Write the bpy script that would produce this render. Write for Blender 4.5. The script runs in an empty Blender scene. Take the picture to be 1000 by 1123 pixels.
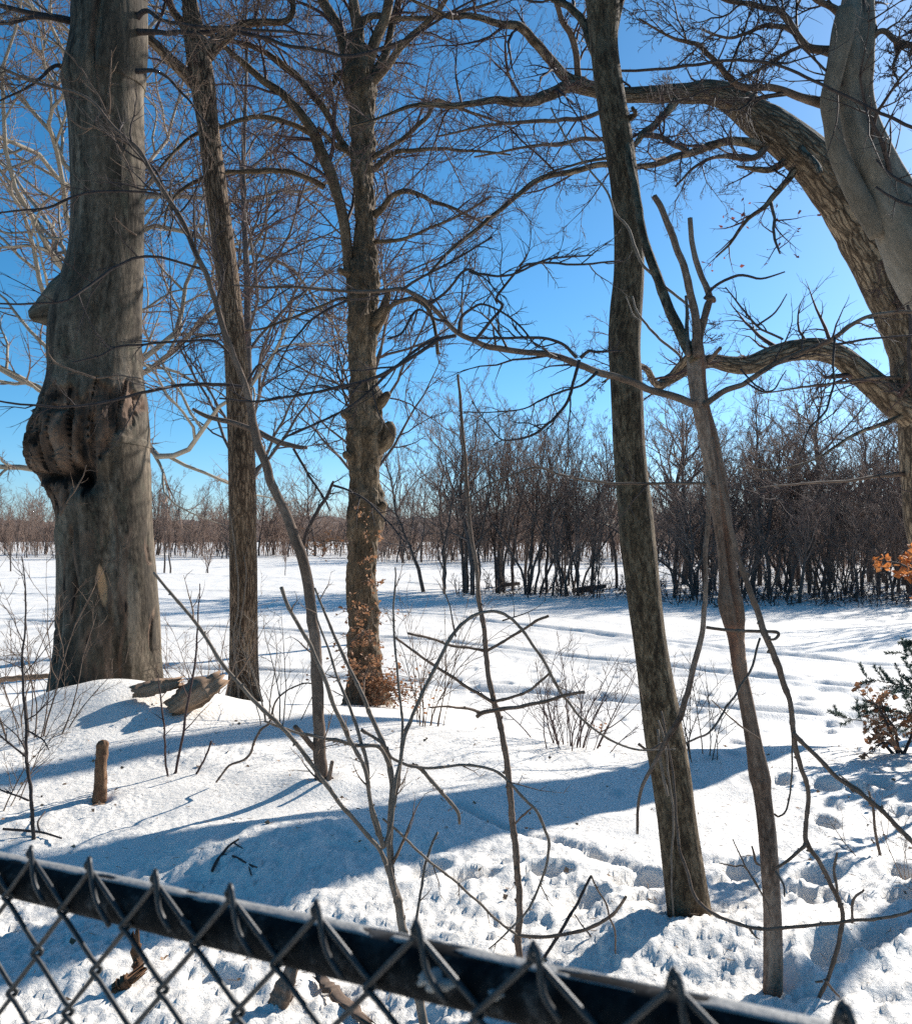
import bpy, math, random
import numpy as np
from mathutils import Vector

C = bpy.context.scene.collection
F, CX, HZ, CAMZ = 1000.0, 500.0, 585.0, 1.7      # focal length in photo pixels, image centre, horizon row, eye height
SUN_AZ, SUN_EL = math.radians(46), math.radians(27)   # azimuth clockwise from +Y

# ------------------------------------------------------------------ noise
def _hash(ix, iy, iz, seed):
    h = (ix * 374761393 + iy * 668265263 + iz * 2147483647 + seed * 974634777) & 0xffffffff
    h = ((h ^ (h >> 13)) * 1274126177) & 0xffffffff
    h = h ^ (h >> 16)
    return (h & 0xffff) / 32767.5 - 1.0

def vnoise(x, y, z=None, seed=0):
    x = np.asarray(x, float); y = np.asarray(y, float)
    z = np.zeros_like(x) if z is None else np.asarray(z, float)
    fx, fy, fz = np.floor(x), np.floor(y), np.floor(z)
    ix, iy, iz = fx.astype(np.int64), fy.astype(np.int64), fz.astype(np.int64)
    u, v, w = x - fx, y - fy, z - fz
    u = u * u * u * (u * (u * 6 - 15) + 10); v = v * v * v * (v * (v * 6 - 15) + 10); w = w * w * (3 - 2 * w)
    def L(dz):
        a = _hash(ix, iy, iz + dz, seed); b = _hash(ix + 1, iy, iz + dz, seed)
        c = _hash(ix, iy + 1, iz + dz, seed); d = _hash(ix + 1, iy + 1, iz + dz, seed)
        return (a * (1 - u) + b * u) * (1 - v) + (c * (1 - u) + d * u) * v
    l0 = L(0)
    if not np.any(fz != z): return l0
    return l0 * (1 - w) + L(1) * w

def fbm(x, y, z=None, octs=4, seed=0):
    t = 0; a = 1.0; f = 1.0; n = 0
    for o in range(octs):
        t = t + a * vnoise(x * f + 13.7 * o, y * f + 7.1 * o, None if z is None else z * f, seed + o)
        n += a; a *= .5; f *= 2.03
    return t / n

def sstep(a, b, x):
    t = np.clip((x - a) / (b - a), 0, 1); return t * t * (3 - 2 * t)

# ------------------------------------------------------------------ terrain
def softplus(t): return np.log1p(np.exp(np.clip(t, -40, 40)))

def ground(x, y):
    """height of the snow without the small roughness"""
    x = np.asarray(x, float); y = np.asarray(y, float)
    k = sstep(-1.0, 1.6, x)
    yc = 8.5 * (1 - k) + 7.5 * k
    s = .165 * (1 - k) + .30 * k
    drop = s * .45 * softplus((y - yc) / .45)
    kk = .7
    hmin = np.clip(.5 + .5 * (2.3 - drop) / kk, 0, 1)
    d = 2.3 * (1 - hmin) + drop * hmin - kk * hmin * (1 - hmin)
    h = -d
    h = h + .34 * np.exp(-((x + 3.25) / .85) ** 2 - ((y - 8.35) / .75) ** 2)       # drift against the old beech
    h = h + .05 * sstep(0, .08, x * .5 + 1.55 - .22 * np.abs(y - 8.35)) * np.exp(-((x + 3.25) / 1.2) ** 2 - ((y - 8.35) / .6) ** 2) * 0
    h = h + .14 * np.exp(-((x + 2.1) / .8) ** 2 - ((y - 8.6) / .6) ** 2)
    h = h + .10 * np.exp(-((x + .86) / .28) ** 2 - ((y - 5.95) / .25) ** 2)        # round the leaning sapling
    h = h + .10 * np.exp(-((x - .95) / .40) ** 2 - ((y - 3.75) / .30) ** 2)        # round the leaning tree
    h = h + .10 * np.exp(-((x + .9) / .9) ** 2 - ((y - 4.9) / .35) ** 2)
    for hx, hy, hr in ((.99, 3.95, .17), (1.16, 3.35, .09), (-.87, 5.95, .10), (-2.25, 5.78, .07), (.255, 3.64, .05), (-.12, 3.15, .07)): h = h - .055 * np.exp(-((x - hx) ** 2 + (y - hy) ** 2) / hr ** 2)
    near = 1 - sstep(9, 16, y)
    h = h + near * (.075 * fbm(x * .55 + 3.1, y * .6 + 8.2, octs=2, seed=5) + .03 * fbm(x * 1.7, y * 1.9, octs=2, seed=9))
    h = h + (1 - near) * .22 * fbm(x * .05, y * .05 + 3, octs=3, seed=21)
    h = h + sstep(150, 420, y) * 5.0
    return h

def P(px, py, d): return np.array([(px - CX) / F * d, d, CAMZ - (py - HZ) / F * d])

def gpos(px, py):
    """where the ray of a photo pixel meets the snow"""
    d0 = 1.0
    for d in np.concatenate([np.arange(1.2, 30, .02), np.arange(30, 260, .2)]):
        p = P(px, py, d)
        if p[2] <= float(ground(p[0], p[1])): return p
    return P(px, py, 250)

def onground(px, d):
    x = (px - CX) / F * d
    return np.array([x, d, float(ground(x, d))])

FOOT = []
def footprints():
    rng = np.random.default_rng(77)
    for px, py, a in [(893, 962, .6), (893, 990, 1.0), (868, 985, .7), (905, 905, 1.4), (940, 865, 1.5), (965, 860, 1.5), (905, 862, 1.5),
                      (805, 965, .5), (818, 950, .4), (700, 968, .4), (720, 985, .5), (855, 855, 1.2), (985, 955, 1.2), (985, 985, .9), (930, 1045, .3),
                      (960, 1030, .8), (905, 1050, 1.1), (520, 965, .4), (640, 985, .9), (600, 960, .2), (470, 960, 1.0)]:
        p = gpos(px, py); FOOT.append((p[0], p[1], a, rng.uniform(.85, 1.2), .06))
    for i in range(70):
        y = rng.uniform(2.6, 4.9); x = rng.uniform(-2.6, 2.9)
        FOOT.append((x, y, rng.uniform(-.8, 1.6), rng.uniform(.6, 1.0), rng.uniform(.008, .022)))
    for i in range(40):
        y = rng.uniform(5.0, 8.0); x = rng.uniform(.9, 4.5)
        FOOT.append((x, y, rng.uniform(.5, 1.6), rng.uniform(.7, 1.0), rng.uniform(.01, .028)))
footprints()

TRACKS = [[(-60, 75), (-12, 52), (0, 43), (6.3, 35), (12.5, 28), (16, 24.5), (26, 19)], [(-45, 52), (-8, 37.5), (1.6, 31.5), (5.5, 27.8), (11, 22.6), (22, 16)],
          [(-30, 66), (0, 58), (22, 49), (60, 40)], [(-50, 40), (-20, 31), (-6, 26.5), (4, 21.5), (14, 17.5)], [(-40, 98), (-15, 80), (5, 66)]]

def segdist(x, y, a, b):
    ax, ay = a; bx, by = b
    dx, dy = bx - ax, by - ay
    t = np.clip(((x - ax) * dx + (y - ay) * dy) / (dx * dx + dy * dy), 0, 1)
    return np.hypot(x - ax - t * dx, y - ay - t * dy)

def build_ground():
    nr, nc = 1650, 800
    yy = np.exp(np.linspace(math.log(1.0), math.log(640.0), nr)) - 3.0
    uu = np.linspace(-1, 1, nc); uu = 1.3 * (.5 * uu + .5 * uu ** 3)
    Y, U = np.meshgrid(yy, uu, indexing='ij')
    X = U * (Y + 4.2)
    Y = Y.ravel(); X = X.ravel()
    H = ground(X, Y)
    near = (Y < 13) & (np.abs(X) < 14)
    x, y = X[near], Y[near]
    rough = 1 - sstep(4.2, 5.6, y + .5 * fbm(x * .8, y * .8, octs=2, seed=31))
    rough = np.maximum(rough, .55 * sstep(.2, .5, fbm(x * .5 + 9, y * .5, octs=2, seed=33)) * (y < 7))
    left = np.exp(-((x + 2.5) / .8) ** 2 - ((y - 5.4) / .5) ** 2)
    rough = np.maximum(rough, .7 * left)
    lump = np.abs(fbm(x * 6, y * 6, octs=3, seed=41))
    n1 = fbm(x * 11, y * 11, octs=3, seed=44)
    add = rough * (.014 * (lump - .25) + .014 * n1 + .020 * np.abs(fbm(x * 14 + .4 * n1, y * 14, octs=3, seed=45)) * (.5 + np.abs(fbm(x * 1.9, y * 1.9, octs=2, seed=48)) * 2.4) + .022 * np.abs(fbm(x * 31, y * 29, octs=2, seed=46)) + .045 * fbm(x * 2.2, y * 2.2, octs=2, seed=47))
    add += (1 - rough) * (.012 * fbm(x * 2.2, y * 3.2, octs=3, seed=51))
    for fx, fy, a, s, dep in FOOT:
        m = (np.abs(x - fx) < .5) & (np.abs(y - fy) < .5)
        dx, dy = x[m] - fx, y[m] - fy
        c, sn = math.cos(a), math.sin(a)
        u = (dx * c + dy * sn) / (.15 * s); v = (-dx * sn + dy * c) / (.075 * s)
        r = np.sqrt(u * u + v * v)
        add[m] += -dep * (1 - sstep(.7, 1.15, r)) + dep * .16 * np.exp(-((r - 1.4) / .3) ** 2)
    # a crack running through the crust
    for a, b in [((.0, 5.6), (.28, 5.15)), ((.28, 5.15), (.7, 4.7)), ((.7, 4.7), (.95, 4.45))]:
        add -= .035 * np.exp(-(segdist(x, y, a, b) / .035) ** 2)
    H[near] += add
    far = (Y >= 11) & (Y < 140) & (np.abs(X) < 90)
    x, y = X[far], Y[far]
    add = .05 * fbm(x * .9, y * .7, octs=3, seed=61) * sstep(11, 20, y)
    for tr in TRACKS:
        dd = np.full_like(x, 1e9)
        for a, b in zip(tr[:-1], tr[1:]): dd = np.minimum(dd, segdist(x + .35 * vnoise(x * .3, y * .3, seed=4), y + .3 * vnoise(x * .4, y * .4, seed=6), a, b))
        add -= .17 * np.exp(-(dd / .22) ** 2) * (.7 + .5 * vnoise(x * 1.6, y * 1.6, seed=8)) - .06 * np.exp(-((dd - .55) / .25) ** 2)
    dots = sstep(.35, .75, vnoise(x * 2.3, y * 1.7, seed=71)) * sstep(-.2, .35, fbm(x * .12, y * .14, octs=2, seed=73)) * (1 - sstep(26, 38, y)) * sstep(-6, 2, x)
    add -= .085 * dots
    H[far] += add
    V = np.stack([X, Y, H], 1)
    i = np.arange(nr - 1)[:, None] * nc + np.arange(nc - 1)[None, :]
    Q = np.stack([i, i + 1, i + nc + 1, i + nc], -1).reshape(-1, 4)
    return V, Q

# ------------------------------------------------------------------ mesh building
class MB:
    def __init__(s): s.V = []; s.Q = []; s.T = []; s.B = []; s.M = []; s.n = 0; s.M2 = []
    def raw(s, V, Q=None, T=None, bc=None, msk=None, msk2=None):
        V = np.asarray(V, float).reshape(-1, 3)
        if Q is not None and len(Q): s.Q.append(np.asarray(Q, np.int64).reshape(-1, 4) + s.n)
        if T is not None and len(T): s.T.append(np.asarray(T, np.int64).reshape(-1, 3) + s.n)
        s.V.append(V); s.B.append(V if bc is None else np.asarray(bc, float).reshape(-1, 3))
        s.M.append(np.zeros(len(V)) if msk is None else np.asarray(msk, float).ravel())
        s.M2.append(np.zeros(len(V)) if msk2 is None else np.asarray(msk2, float).ravel())
        s.n += len(V)
    def batch(s, Pn, R, sides=3):
        """many slim tubes at once: Pn (K,n,3), R (K,n)"""
        K, n, _ = Pn.shape
        if K == 0: return
        T = np.gradient(Pn, axis=1); T /= np.linalg.norm(T, axis=2, keepdims=True) + 1e-12
        c = Pn[:, -1] - Pn[:, 0]; c /= np.linalg.norm(c, axis=1, keepdims=True) + 1e-12
        ref = np.where(np.abs(c[:, 2:3]) < .75, np.array([[.12, .1, 1.0]]), np.array([[1.0, .15, .1]]))
        a = np.cross(np.cross(c, ref), c); a /= np.linalg.norm(a, axis=1, keepdims=True) + 1e-12
        b = np.cross(T, a[:, None, :]); b /= np.linalg.norm(b, axis=2, keepdims=True) + 1e-12
        aa = np.cross(b, T)
        th = np.arange(sides) * 2 * math.pi / sides
        co, si = np.cos(th), np.sin(th)
        V = Pn[:, :, None, :] + R[:, :, None, None] * (aa[:, :, None, :] * co[None, None, :, None] + b[:, :, None, :] * si[None, None, :, None])
        L = np.concatenate([np.zeros((K, 1)), np.cumsum(np.linalg.norm(np.diff(Pn, axis=1), axis=2), axis=1)], 1) + (np.arange(K) * 1.37 % 50)[:, None]
        rr = np.maximum(R[:, :1], 1e-4)
        bc = np.stack([np.broadcast_to(rr[:, :, None] * co, (K, n, sides)), np.broadcast_to(rr[:, :, None] * si, (K, n, sides)), np.broadcast_to(L[:, :, None], (K, n, sides))], -1)
        base = (np.arange(K) * n * sides)[:, None, None] + (np.arange(n - 1) * sides)[None, :, None]
        k = np.arange(sides)[None, None, :]; k2 = (k + 1) % sides
        Q = np.stack([base + k, base + k2, base + k2 + sides, base + k + sides], -1)
        s.raw(V, Q, None, bc)
    def thick(s, pts, rad, sides=14, amp=.03, seed=0, cap=True, freq=6, zs=.35, mod=None, masks=None):
        """one tube with a carried frame, rough radius and end caps"""
        pts = np.asarray(pts, float); rad = np.asarray(rad, float); n = len(pts)
        T = np.gradient(pts, axis=0); T /= np.linalg.norm(T, axis=1, keepdims=True) + 1e-12
        ref = np.array([1.0, 0, 0]) if abs(T[0][0]) < .85 else np.array([0, 0, 1.0])
        a = ref - T[0] * ref.dot(T[0]); a /= np.linalg.norm(a)
        A = [a]
        for i in range(1, n):
            a = A[-1] - T[i] * A[-1].dot(T[i]); A.append(a / np.linalg.norm(a))
        A = np.array(A); B = np.cross(A, T)
        th = np.arange(sides) * 2 * math.pi / sides
        D = A[:, None, :] * np.cos(th)[None, :, None] + B[:, None, :] * np.sin(th)[None, :, None]
        L = np.concatenate([[0], np.cumsum(np.linalg.norm(np.diff(pts, axis=0), axis=1))])
        r0 = rad.mean()
        bc = np.stack([np.broadcast_to(r0 * np.cos(th), (n, sides)), np.broadcast_to(r0 * np.sin(th), (n, sides)), np.broadcast_to(L[:, None] + seed * 3.1, (n, sides))], -1)
        f = freq / max(r0 * 8, .05)
        nz = fbm(bc[..., 0] * f, bc[..., 1] * f, bc[..., 2] * f * zs, octs=3, seed=seed)
        Rr = rad[:, None] * (1 + amp * nz * 2)
        V = pts[:, None, :] + D * Rr[..., None]
        if mod is not None: V = V + D * mod(V, D, th, L)[..., None]
        m = masks(V, D) if masks else (None, None)
        i = (np.arange(n - 1) * sides)[:, None]; k = np.arange(sides)[None, :]; k2 = (k + 1) % sides
        Q = np.stack([i + k, i + k2, i + k2 + sides, i + k + sides], -1).reshape(-1, 4)
        Vf = V.reshape(-1, 3); bf = bc.reshape(-1, 3); Tt = None
        m0, m1 = m
        if cap:
            e = len(Vf)
            Vf = np.concatenate([Vf, pts[:1] - T[:1] * rad[0] * .15, pts[-1:] + T[-1:] * rad[-1] * .35]); bf = np.concatenate([bf, bf[:1], bf[-1:]])
            q = np.arange(sides); q2 = (q + 1) % sides; o = (n - 1) * sides
            Tt = np.concatenate([np.stack([q2, q, np.full(sides, e)], 1), np.stack([o + q, o + q2, np.full(sides, e + 1)], 1)])
            ap = lambda z: None if z is None else np.concatenate([np.ravel(z), [np.ravel(z)[0], np.ravel(z)[-1]]])
            m0, m1 = ap(m0), ap(m1)
        s.raw(Vf, Q, Tt, bf, m0, m1)
    def build(s, name, mat, parent=None, smooth=True):
        V = np.concatenate(s.V)
        off = np.array(parent.matrix_world.translation if parent.parent is None else parent['_off']) if parent is not None else np.zeros(3)
        if parent is not None and parent.type == 'MESH': off = np.array(parent['_off'])
        elif parent is not None: off = np.array(parent.location)
        me = bpy.data.meshes.new(name)
        Q = np.concatenate(s.Q) if s.Q else np.zeros((0, 4), np.int64)
        T = np.concatenate(s.T) if s.T else np.zeros((0, 3), np.int64)
        me.vertices.add(len(V)); me.vertices.foreach_set('co', (V - off).astype(np.float32).ravel())
        nl = Q.size + T.size
        me.loops.add(nl); me.loops.foreach_set('vertex_index', np.concatenate([Q.ravel(), T.ravel()]).astype(np.int32))
        me.polygons.add(len(Q) + len(T))
        me.polygons.foreach_set('loop_start', np.concatenate([np.arange(len(Q)) * 4, Q.size + np.arange(len(T)) * 3]).astype(np.int32))
        me.polygons.foreach_set('use_smooth', np.full(len(Q) + len(T), smooth))
        me.update(calc_edges=True)
        at = me.attributes.new('bc', 'FLOAT_VECTOR', 'POINT'); at.data.foreach_set('vector', np.concatenate(s.B).astype(np.float32).ravel())
        M = np.concatenate(s.M)
        if M.any():
            at = me.attributes.new('msk', 'FLOAT', 'POINT'); at.data.foreach_set('value', M.astype(np.float32))
        M = np.concatenate(s.M2)
        if M.any():
            at = me.attributes.new('msk2', 'FLOAT', 'POINT'); at.data.foreach_set('value', M.astype(np.float32))
        me.materials.append(mat)
        o = bpy.data.objects.new(name, me); C.objects.link(o)
        if parent is not None: o.parent = parent; o['_off'] = off.tolist()
        return o

def tag(o, label=None, cat=None, group=None, kind=None):
    if label: o['label'] = label
    if cat: o['category'] = cat
    if group: o['group'] = group
    if kind: o['kind'] = kind
    return o

def thing(name, label, cat, loc, group=None):
    o = bpy.data.objects.new(name, None); C.objects.link(o)
    o.location = [float(v) for v in loc]; o.empty_display_size = .2
    return tag(o, label, cat, group)

def copy_tree(o, loc, rz, sc, label=None, group=None):
    r = o.copy(); C.objects.link(r)
    r.location = loc; r.rotation_euler = (0, 0, rz); r.scale = sc
    for ch in o.children:
        c = ch.copy(); C.objects.link(c); c.parent = r
    if label: r['label'] = label
    if group: r['group'] = group
    return r

def catmull(p, n):
    p = np.asarray(p, float)
    q = np.concatenate([2 * p[:1] - p[1:2], p, 2 * p[-1:] - p[-2:-1]])
    out = []
    for i in range(len(p) - 1):
        t = np.linspace(0, 1, n, endpoint=False)[:, None]
        a, b, c, d = q[i], q[i + 1], q[i + 2], q[i + 3]
        out.append(.5 * (2 * b + (c - a) * t + (2 * a - 5 * b + 4 * c - d) * t ** 2 + (3 * b - a - 3 * c + d) * t ** 3))
    out.append(p[-1:]); return np.concatenate(out)

def trace(lst, d0, d1=None, n=5):
    """(px,py,width[,depth]) list -> 3-D points and radii; the depth runs from d0 to d1 along the way"""
    d1 = d0 if d1 is None else d1
    l = np.array([q[:3] for q in lst], float)
    s = np.concatenate([[0], np.cumsum(np.hypot(*np.diff(l[:, :2], axis=0).T))]); s /= s[-1]
    d = d0 + (d1 - d0) * s
    pr = np.stack([(l[:, 0] - CX) / F * d, d, CAMZ - (l[:, 1] - HZ) / F * d, l[:, 2] / 2 / F * d], 1)
    q = catmull(pr, n)
    L = np.concatenate([[0], np.cumsum(np.linalg.norm(np.diff(q[:, :3], axis=0), axis=1))])
    sd = int(abs(l[0, 0] * 7 + l[-1, 1] * 13)) % 9973
    w = np.clip(q[:, 3], .0012, .03); k = 1 / (w.mean() * 16)
    ramp_ = np.clip(L / (w.mean() * 20 + 1e-6), 0, 1)
    for ax in range(3): q[:, ax] += ramp_ * w * 1.1 * fbm(L * k + sd * .37, L * 0 + ax * 5.3 + sd, octs=3, seed=sd)
    return q[:, :3], np.maximum(q[:, 3], .0008)

def resample(pts, rad, n):
    s = np.concatenate([[0], np.cumsum(np.linalg.norm(np.diff(pts, axis=0), axis=1))])
    t = np.linspace(0, s[-1], n)
    return np.stack([np.interp(t, s, pts[:, i]) for i in range(3)], 1), np.interp(t, s, rad)

def nrm(v): return v / (np.linalg.norm(v, axis=-1, keepdims=True) + 1e-12)

def spawn(Pn, R, m, rng, t=(.2, 1.0), ang=(35, 65), ratio=.5, n=7, wander=.18, up=.1, rr=.55, rmin=.0016, bend=.0, flat=0., lmin=0., lmax=9e9):
    K, k, _ = Pn.shape
    tt = t[0] + (t[1] - t[0]) * ((np.arange(m)[None, :] + rng.random((K, m))) / m)
    f = np.clip(tt * (k - 1), 0, k - 1.001); i = f.astype(int); fr = (f - i)[..., None]
    I = np.arange(K)[:, None]
    pos = Pn[I, i] * (1 - fr) + Pn[I, i + 1] * fr
    tan = nrm(Pn[I, i + 1] - Pn[I, i])
    rad = R[I, i] * (1 - fr[..., 0]) + R[I, i + 1] * fr[..., 0]
    rv = rng.normal(size=(K, m, 3)); rv[..., 2] *= (1 - flat)
    perp = nrm(np.cross(tan, nrm(rv)))
    if flat > 0: perp = nrm(perp * np.array([1, 1, 1 - flat]))
    A = np.radians(rng.uniform(ang[0], ang[1], (K, m)))[..., None]
    d = nrm(np.cos(A) * tan + np.sin(A) * perp + up * np.array([0, 0, 1.]))
    plen = np.linalg.norm(np.diff(Pn, axis=1), axis=2).sum(1)[:, None]
    L = np.clip(plen * ratio * (1 - .5 * tt) * rng.uniform(.55, 1.25, (K, m)), lmin, lmax)
    N = K * m
    d = d.reshape(N, 3); p = pos.reshape(N, 3); L = L.reshape(N); r0 = np.maximum((rad * rr).reshape(N), rmin)
    r0 = np.minimum(r0, np.maximum(L * .03, rmin))
    out = [p]; drift = rng.normal(size=(N, 3)) * bend
    for j in range(n - 1):
        d = nrm(d + rng.normal(size=(N, 3)) * wander + drift + np.array([0, 0, up * .35]))
        p = p + d * (L / (n - 1))[:, None]; out.append(p)
    Rn = r0[:, None] * (1 - np.linspace(0, 1, n)[None, :] ** 1.2) + rmin * .55
    return np.stack(out, 1), Rn

def stackl(limbs, n=10):
    ps, rs = zip(*[resample(p, r, n) for p, r in limbs])
    return np.stack(ps), np.stack(rs)

def twigs(mb, limbs, rng, plan, n0=12):
    """grow levels of side branches from traced limbs; plan = list of spawn keyword dicts"""
    Pn, R = stackl(limbs, n0)
    for kw in plan:
        kw = dict(kw); sides = kw.pop('sides', 3); m = kw.pop('m')
        Pn, R = spawn(Pn, R, m, rng, **kw)
        mb.batch(Pn, R, sides)
    return Pn, R

def leafset(mb, pos, size, rng, flatz=.5):
    """small bent leaves at the given points"""
    pos = np.asarray(pos); K = len(pos)
    a = nrm(rng.normal(size=(K, 3)) * np.array([1, 1, flatz])); b = nrm(np.cross(a, rng.normal(size=(K, 3)))); c = np.cross(a, b)
    s = (size * rng.uniform(.55, 1.25, K))[:, None]
    w = s * rng.uniform(.32, .5, K)[:, None]
    cu = s * rng.uniform(-.25, .25, K)[:, None]
    v = [pos, pos + a * s * .35 + b * w + c * cu * .6, pos + a * s + c * cu, pos + a * s * .35 - b * w + c * cu * .9, pos + a * s * .55 + c * cu * -.3]
    V = np.stack(v, 1); o = (np.arange(K) * 5)[:, None]
    T = np.concatenate([o + np.array([[0, 1, 4]]), o + np.array([[1, 2, 4]]), o + np.array([[2, 3, 4]]), o + np.array([[3, 0, 4]])], 0)
    bc = np.repeat(rng.random((K, 1, 3)) * 10, 5, 1)
    mb.raw(V, None, T, bc)

# ------------------------------------------------------------------ materials
def newmat(name):
    m = bpy.data.materials.new(name); m.use_nodes = True
    nt = m.node_tree; nt.nodes.clear()
    out = nt.nodes.new('ShaderNodeOutputMaterial'); bs = nt.nodes.new('ShaderNodeBsdfPrincipled')
    nt.links.new(bs.outputs[0], out.inputs[0])
    return m, nt, bs

def nd(nt, typ, **kw):
    n = nt.nodes.new(typ)
    for k, v in kw.items():
        if k.startswith('i_'): n.inputs[k[2:].replace('_', ' ')].default_value = v
        else: setattr(n, k, v)
    return n

def ramp(nt, src, stops):
    r = nt.nodes.new('ShaderNodeValToRGB'); e = r.color_ramp.elements
    while len(e) < len(stops): e.new(.5)
    for el, (p, c) in zip(e, stops): el.position = p; el.color = (*c, 1) if len(c) == 3 else c
    nt.links.new(src, r.inputs[0]); return r.outputs[0]

def mapped(nt, vec, sc):
    mp = nt.nodes.new('ShaderNodeMapping'); mp.inputs['Scale'].default_value = sc
    nt.links.new(vec, mp.inputs['Vector']); return mp.outputs[0]

def noise(nt, vec, scale, detail=6, rough=.6, dist=0.):
    n = nd(nt, 'ShaderNodeTexNoise'); n.inputs['Scale'].default_value = scale; n.inputs['Detail'].default_value = detail
    n.inputs['Roughness'].default_value = rough; n.inputs['Distortion'].default_value = dist
    nt.links.new(vec, n.inputs['Vector']); return n.outputs['Fac']

def mixc(nt, fac, a, b, mode='MIX'):
    n = nd(nt, 'ShaderNodeMix', data_type='RGBA', blend_type=mode)
    for sock, v in ((n.inputs[0], fac), (n.inputs[6], a), (n.inputs[7], b)):
        if hasattr(v, 'links'): nt.links.new(v, sock)
        elif isinstance(v, (int, float)): sock.default_value = v
        else: sock.default_value = (*v, 1)
    return n.outputs[2]

def math_(nt, op, a, b=None, clamp=False):
    n = nd(nt, 'ShaderNodeMath', operation=op, use_clamp=clamp)
    for i, v in enumerate((a, b)):
        if v is None: continue
        if hasattr(v, 'links'): nt.links.new(v, n.inputs[i])
        else: n.inputs[i].default_value = v
    return n.outputs[0]

def attr(nt, name):
    a = nd(nt, 'ShaderNodeAttribute', attribute_name=name, attribute_type='GEOMETRY'); return a

def bump(nt, bs, h, strength=.6, dist=.02, prev=None):
    b = nd(nt, 'ShaderNodeBump'); b.inputs['Strength'].default_value = strength; b.inputs['Distance'].default_value = dist
    nt.links.new(h, b.inputs['Height'])
    if prev is not None: nt.links.new(prev, b.inputs['Normal'])
    nt.links.new(b.outputs[0], bs.inputs['Normal']); return b.outputs[0]

def bark(name, dark, mid, light, sc=8., stretch=.25, ridge=0., fine=40., bstr=.6, bdist=.02, lichen=None, mask=None, mask2=None, rough=.9, stain=0., tight=0.):
    m, nt, bs = newmat(name)
    v = attr(nt, 'bc').outputs['Vector']
    ms = mapped(nt, v, (sc, sc, sc * stretch))
    n1 = noise(nt, ms, 1.0, 8, .65, .4)
    n2 = noise(nt, mapped(nt, v, (fine, fine, fine * .45)), 1.0, 6, .7)
    big = noise(nt, mapped(nt, v, (2.2, 2.2, .9)), 1.0, 4, .55)
    h = n1
    if ridge:
        vo = nd(nt, 'ShaderNodeTexVoronoi', feature='DISTANCE_TO_EDGE'); vo.inputs['Scale'].default_value = ridge
        dis = noise(nt, mapped(nt, v, (6, 6, 3)), 1.0, 3)
        vv = nd(nt, 'ShaderNodeVectorMath', operation='ADD'); nt.links.new(mapped(nt, v, (1, 1, .16)), vv.inputs[0])
        cx = nd(nt, 'ShaderNodeCombineXYZ'); 
        dd = math_(nt, 'MULTIPLY', dis, .10); nt.links.new(dd, cx.inputs[0]); nt.links.new(dd, cx.inputs[1]); nt.links.new(cx.outputs[0], vv.inputs[1])
        nt.links.new(vv.outputs[0], vo.inputs['Vector'])
        e = math_(nt, 'MULTIPLY', vo.outputs['Distance'], 4.0, True)
        h = math_(nt, 'ADD', math_(nt, 'MULTIPLY', e, .40), math_(nt, 'MULTIPLY', n1, .62))
    hh = math_(nt, 'ADD', math_(nt, 'MULTIPLY', h, .60), math_(nt, 'MULTIPLY', n2, .45))
    col = ramp(nt, hh, [(.28 + tight, dark), (.52, mid), (.78 - tight, light)])
    if stain:
        st = ramp(nt, noise(nt, mapped(nt, v, (4.5, 4.5, .55)), 1.0, 5, .6, .3), [(.38, (1 - stain,) * 3), (.60, (1.0, 1.0, 1.0))])
        col = mixc(nt, 1.0, col, st, 'MULTIPLY')
    col = mixc(nt, ramp(nt, big, [(.35, (0, 0, 0)), (.7, (1, 1, 1))]), col, mixc(nt, .55, col, tuple(.75 * a + .25 * b for a, b in zip(dark, mid))), 'MIX')
    if lichen:
        ln = noise(nt, mapped(nt, v, (5, 5, 3.2)), 1.0, 6, .7)
        col = mixc(nt, ramp(nt, ln, [(.55, (0, 0, 0)), (.68, (.75, .75, .75))]), col, lichen)
    if mask:
        a = attr(nt, 'msk').outputs['Fac']
        rn = noise(nt, mapped(nt, v, (9, 9, 2.6)), 1.0, 5, .55)
        rn = math_(nt, 'SUBTRACT', rn, math_(nt, 'MULTIPLY', math_(nt, 'SUBTRACT', a, 1.0, True), .5)); a = math_(nt, 'MULTIPLY', a, 1.0, True)
        col = mixc(nt, a, col, ramp(nt, rn, [(.3, mask[0]), (.5, mask[1]), (.72, mask[2])]))
    if mask2:
        a = attr(nt, 'msk2').outputs['Fac']; col = mixc(nt, a, col, mask2)
    nt.links.new(col, bs.inputs['Base Color']); bs.inputs['Roughness'].default_value = rough
    bs.inputs['Specular IOR Level'].default_value = .25
    bump(nt, bs, hh, bstr, bdist)
    return m

def plain(name, c1, c2, sc=20., rough=.8, spec=.3, bstr=.3, attrb=True, bdist=.005):
    m, nt, bs = newmat(name)
    v = attr(nt, 'bc').outputs['Vector'] if attrb else nd(nt, 'ShaderNodeTexCoord').outputs['Object']
    n1 = noise(nt, v, sc, 6, .65)
    nt.links.new(ramp(nt, n1, [(.3, c1), (.7, c2)]), bs.inputs['Base Color'])
    bs.inputs['Roughness'].default_value = rough; bs.inputs['Specular IOR Level'].default_value = spec
    if bstr: bump(nt, bs, n1, bstr, bdist)
    return m

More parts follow.
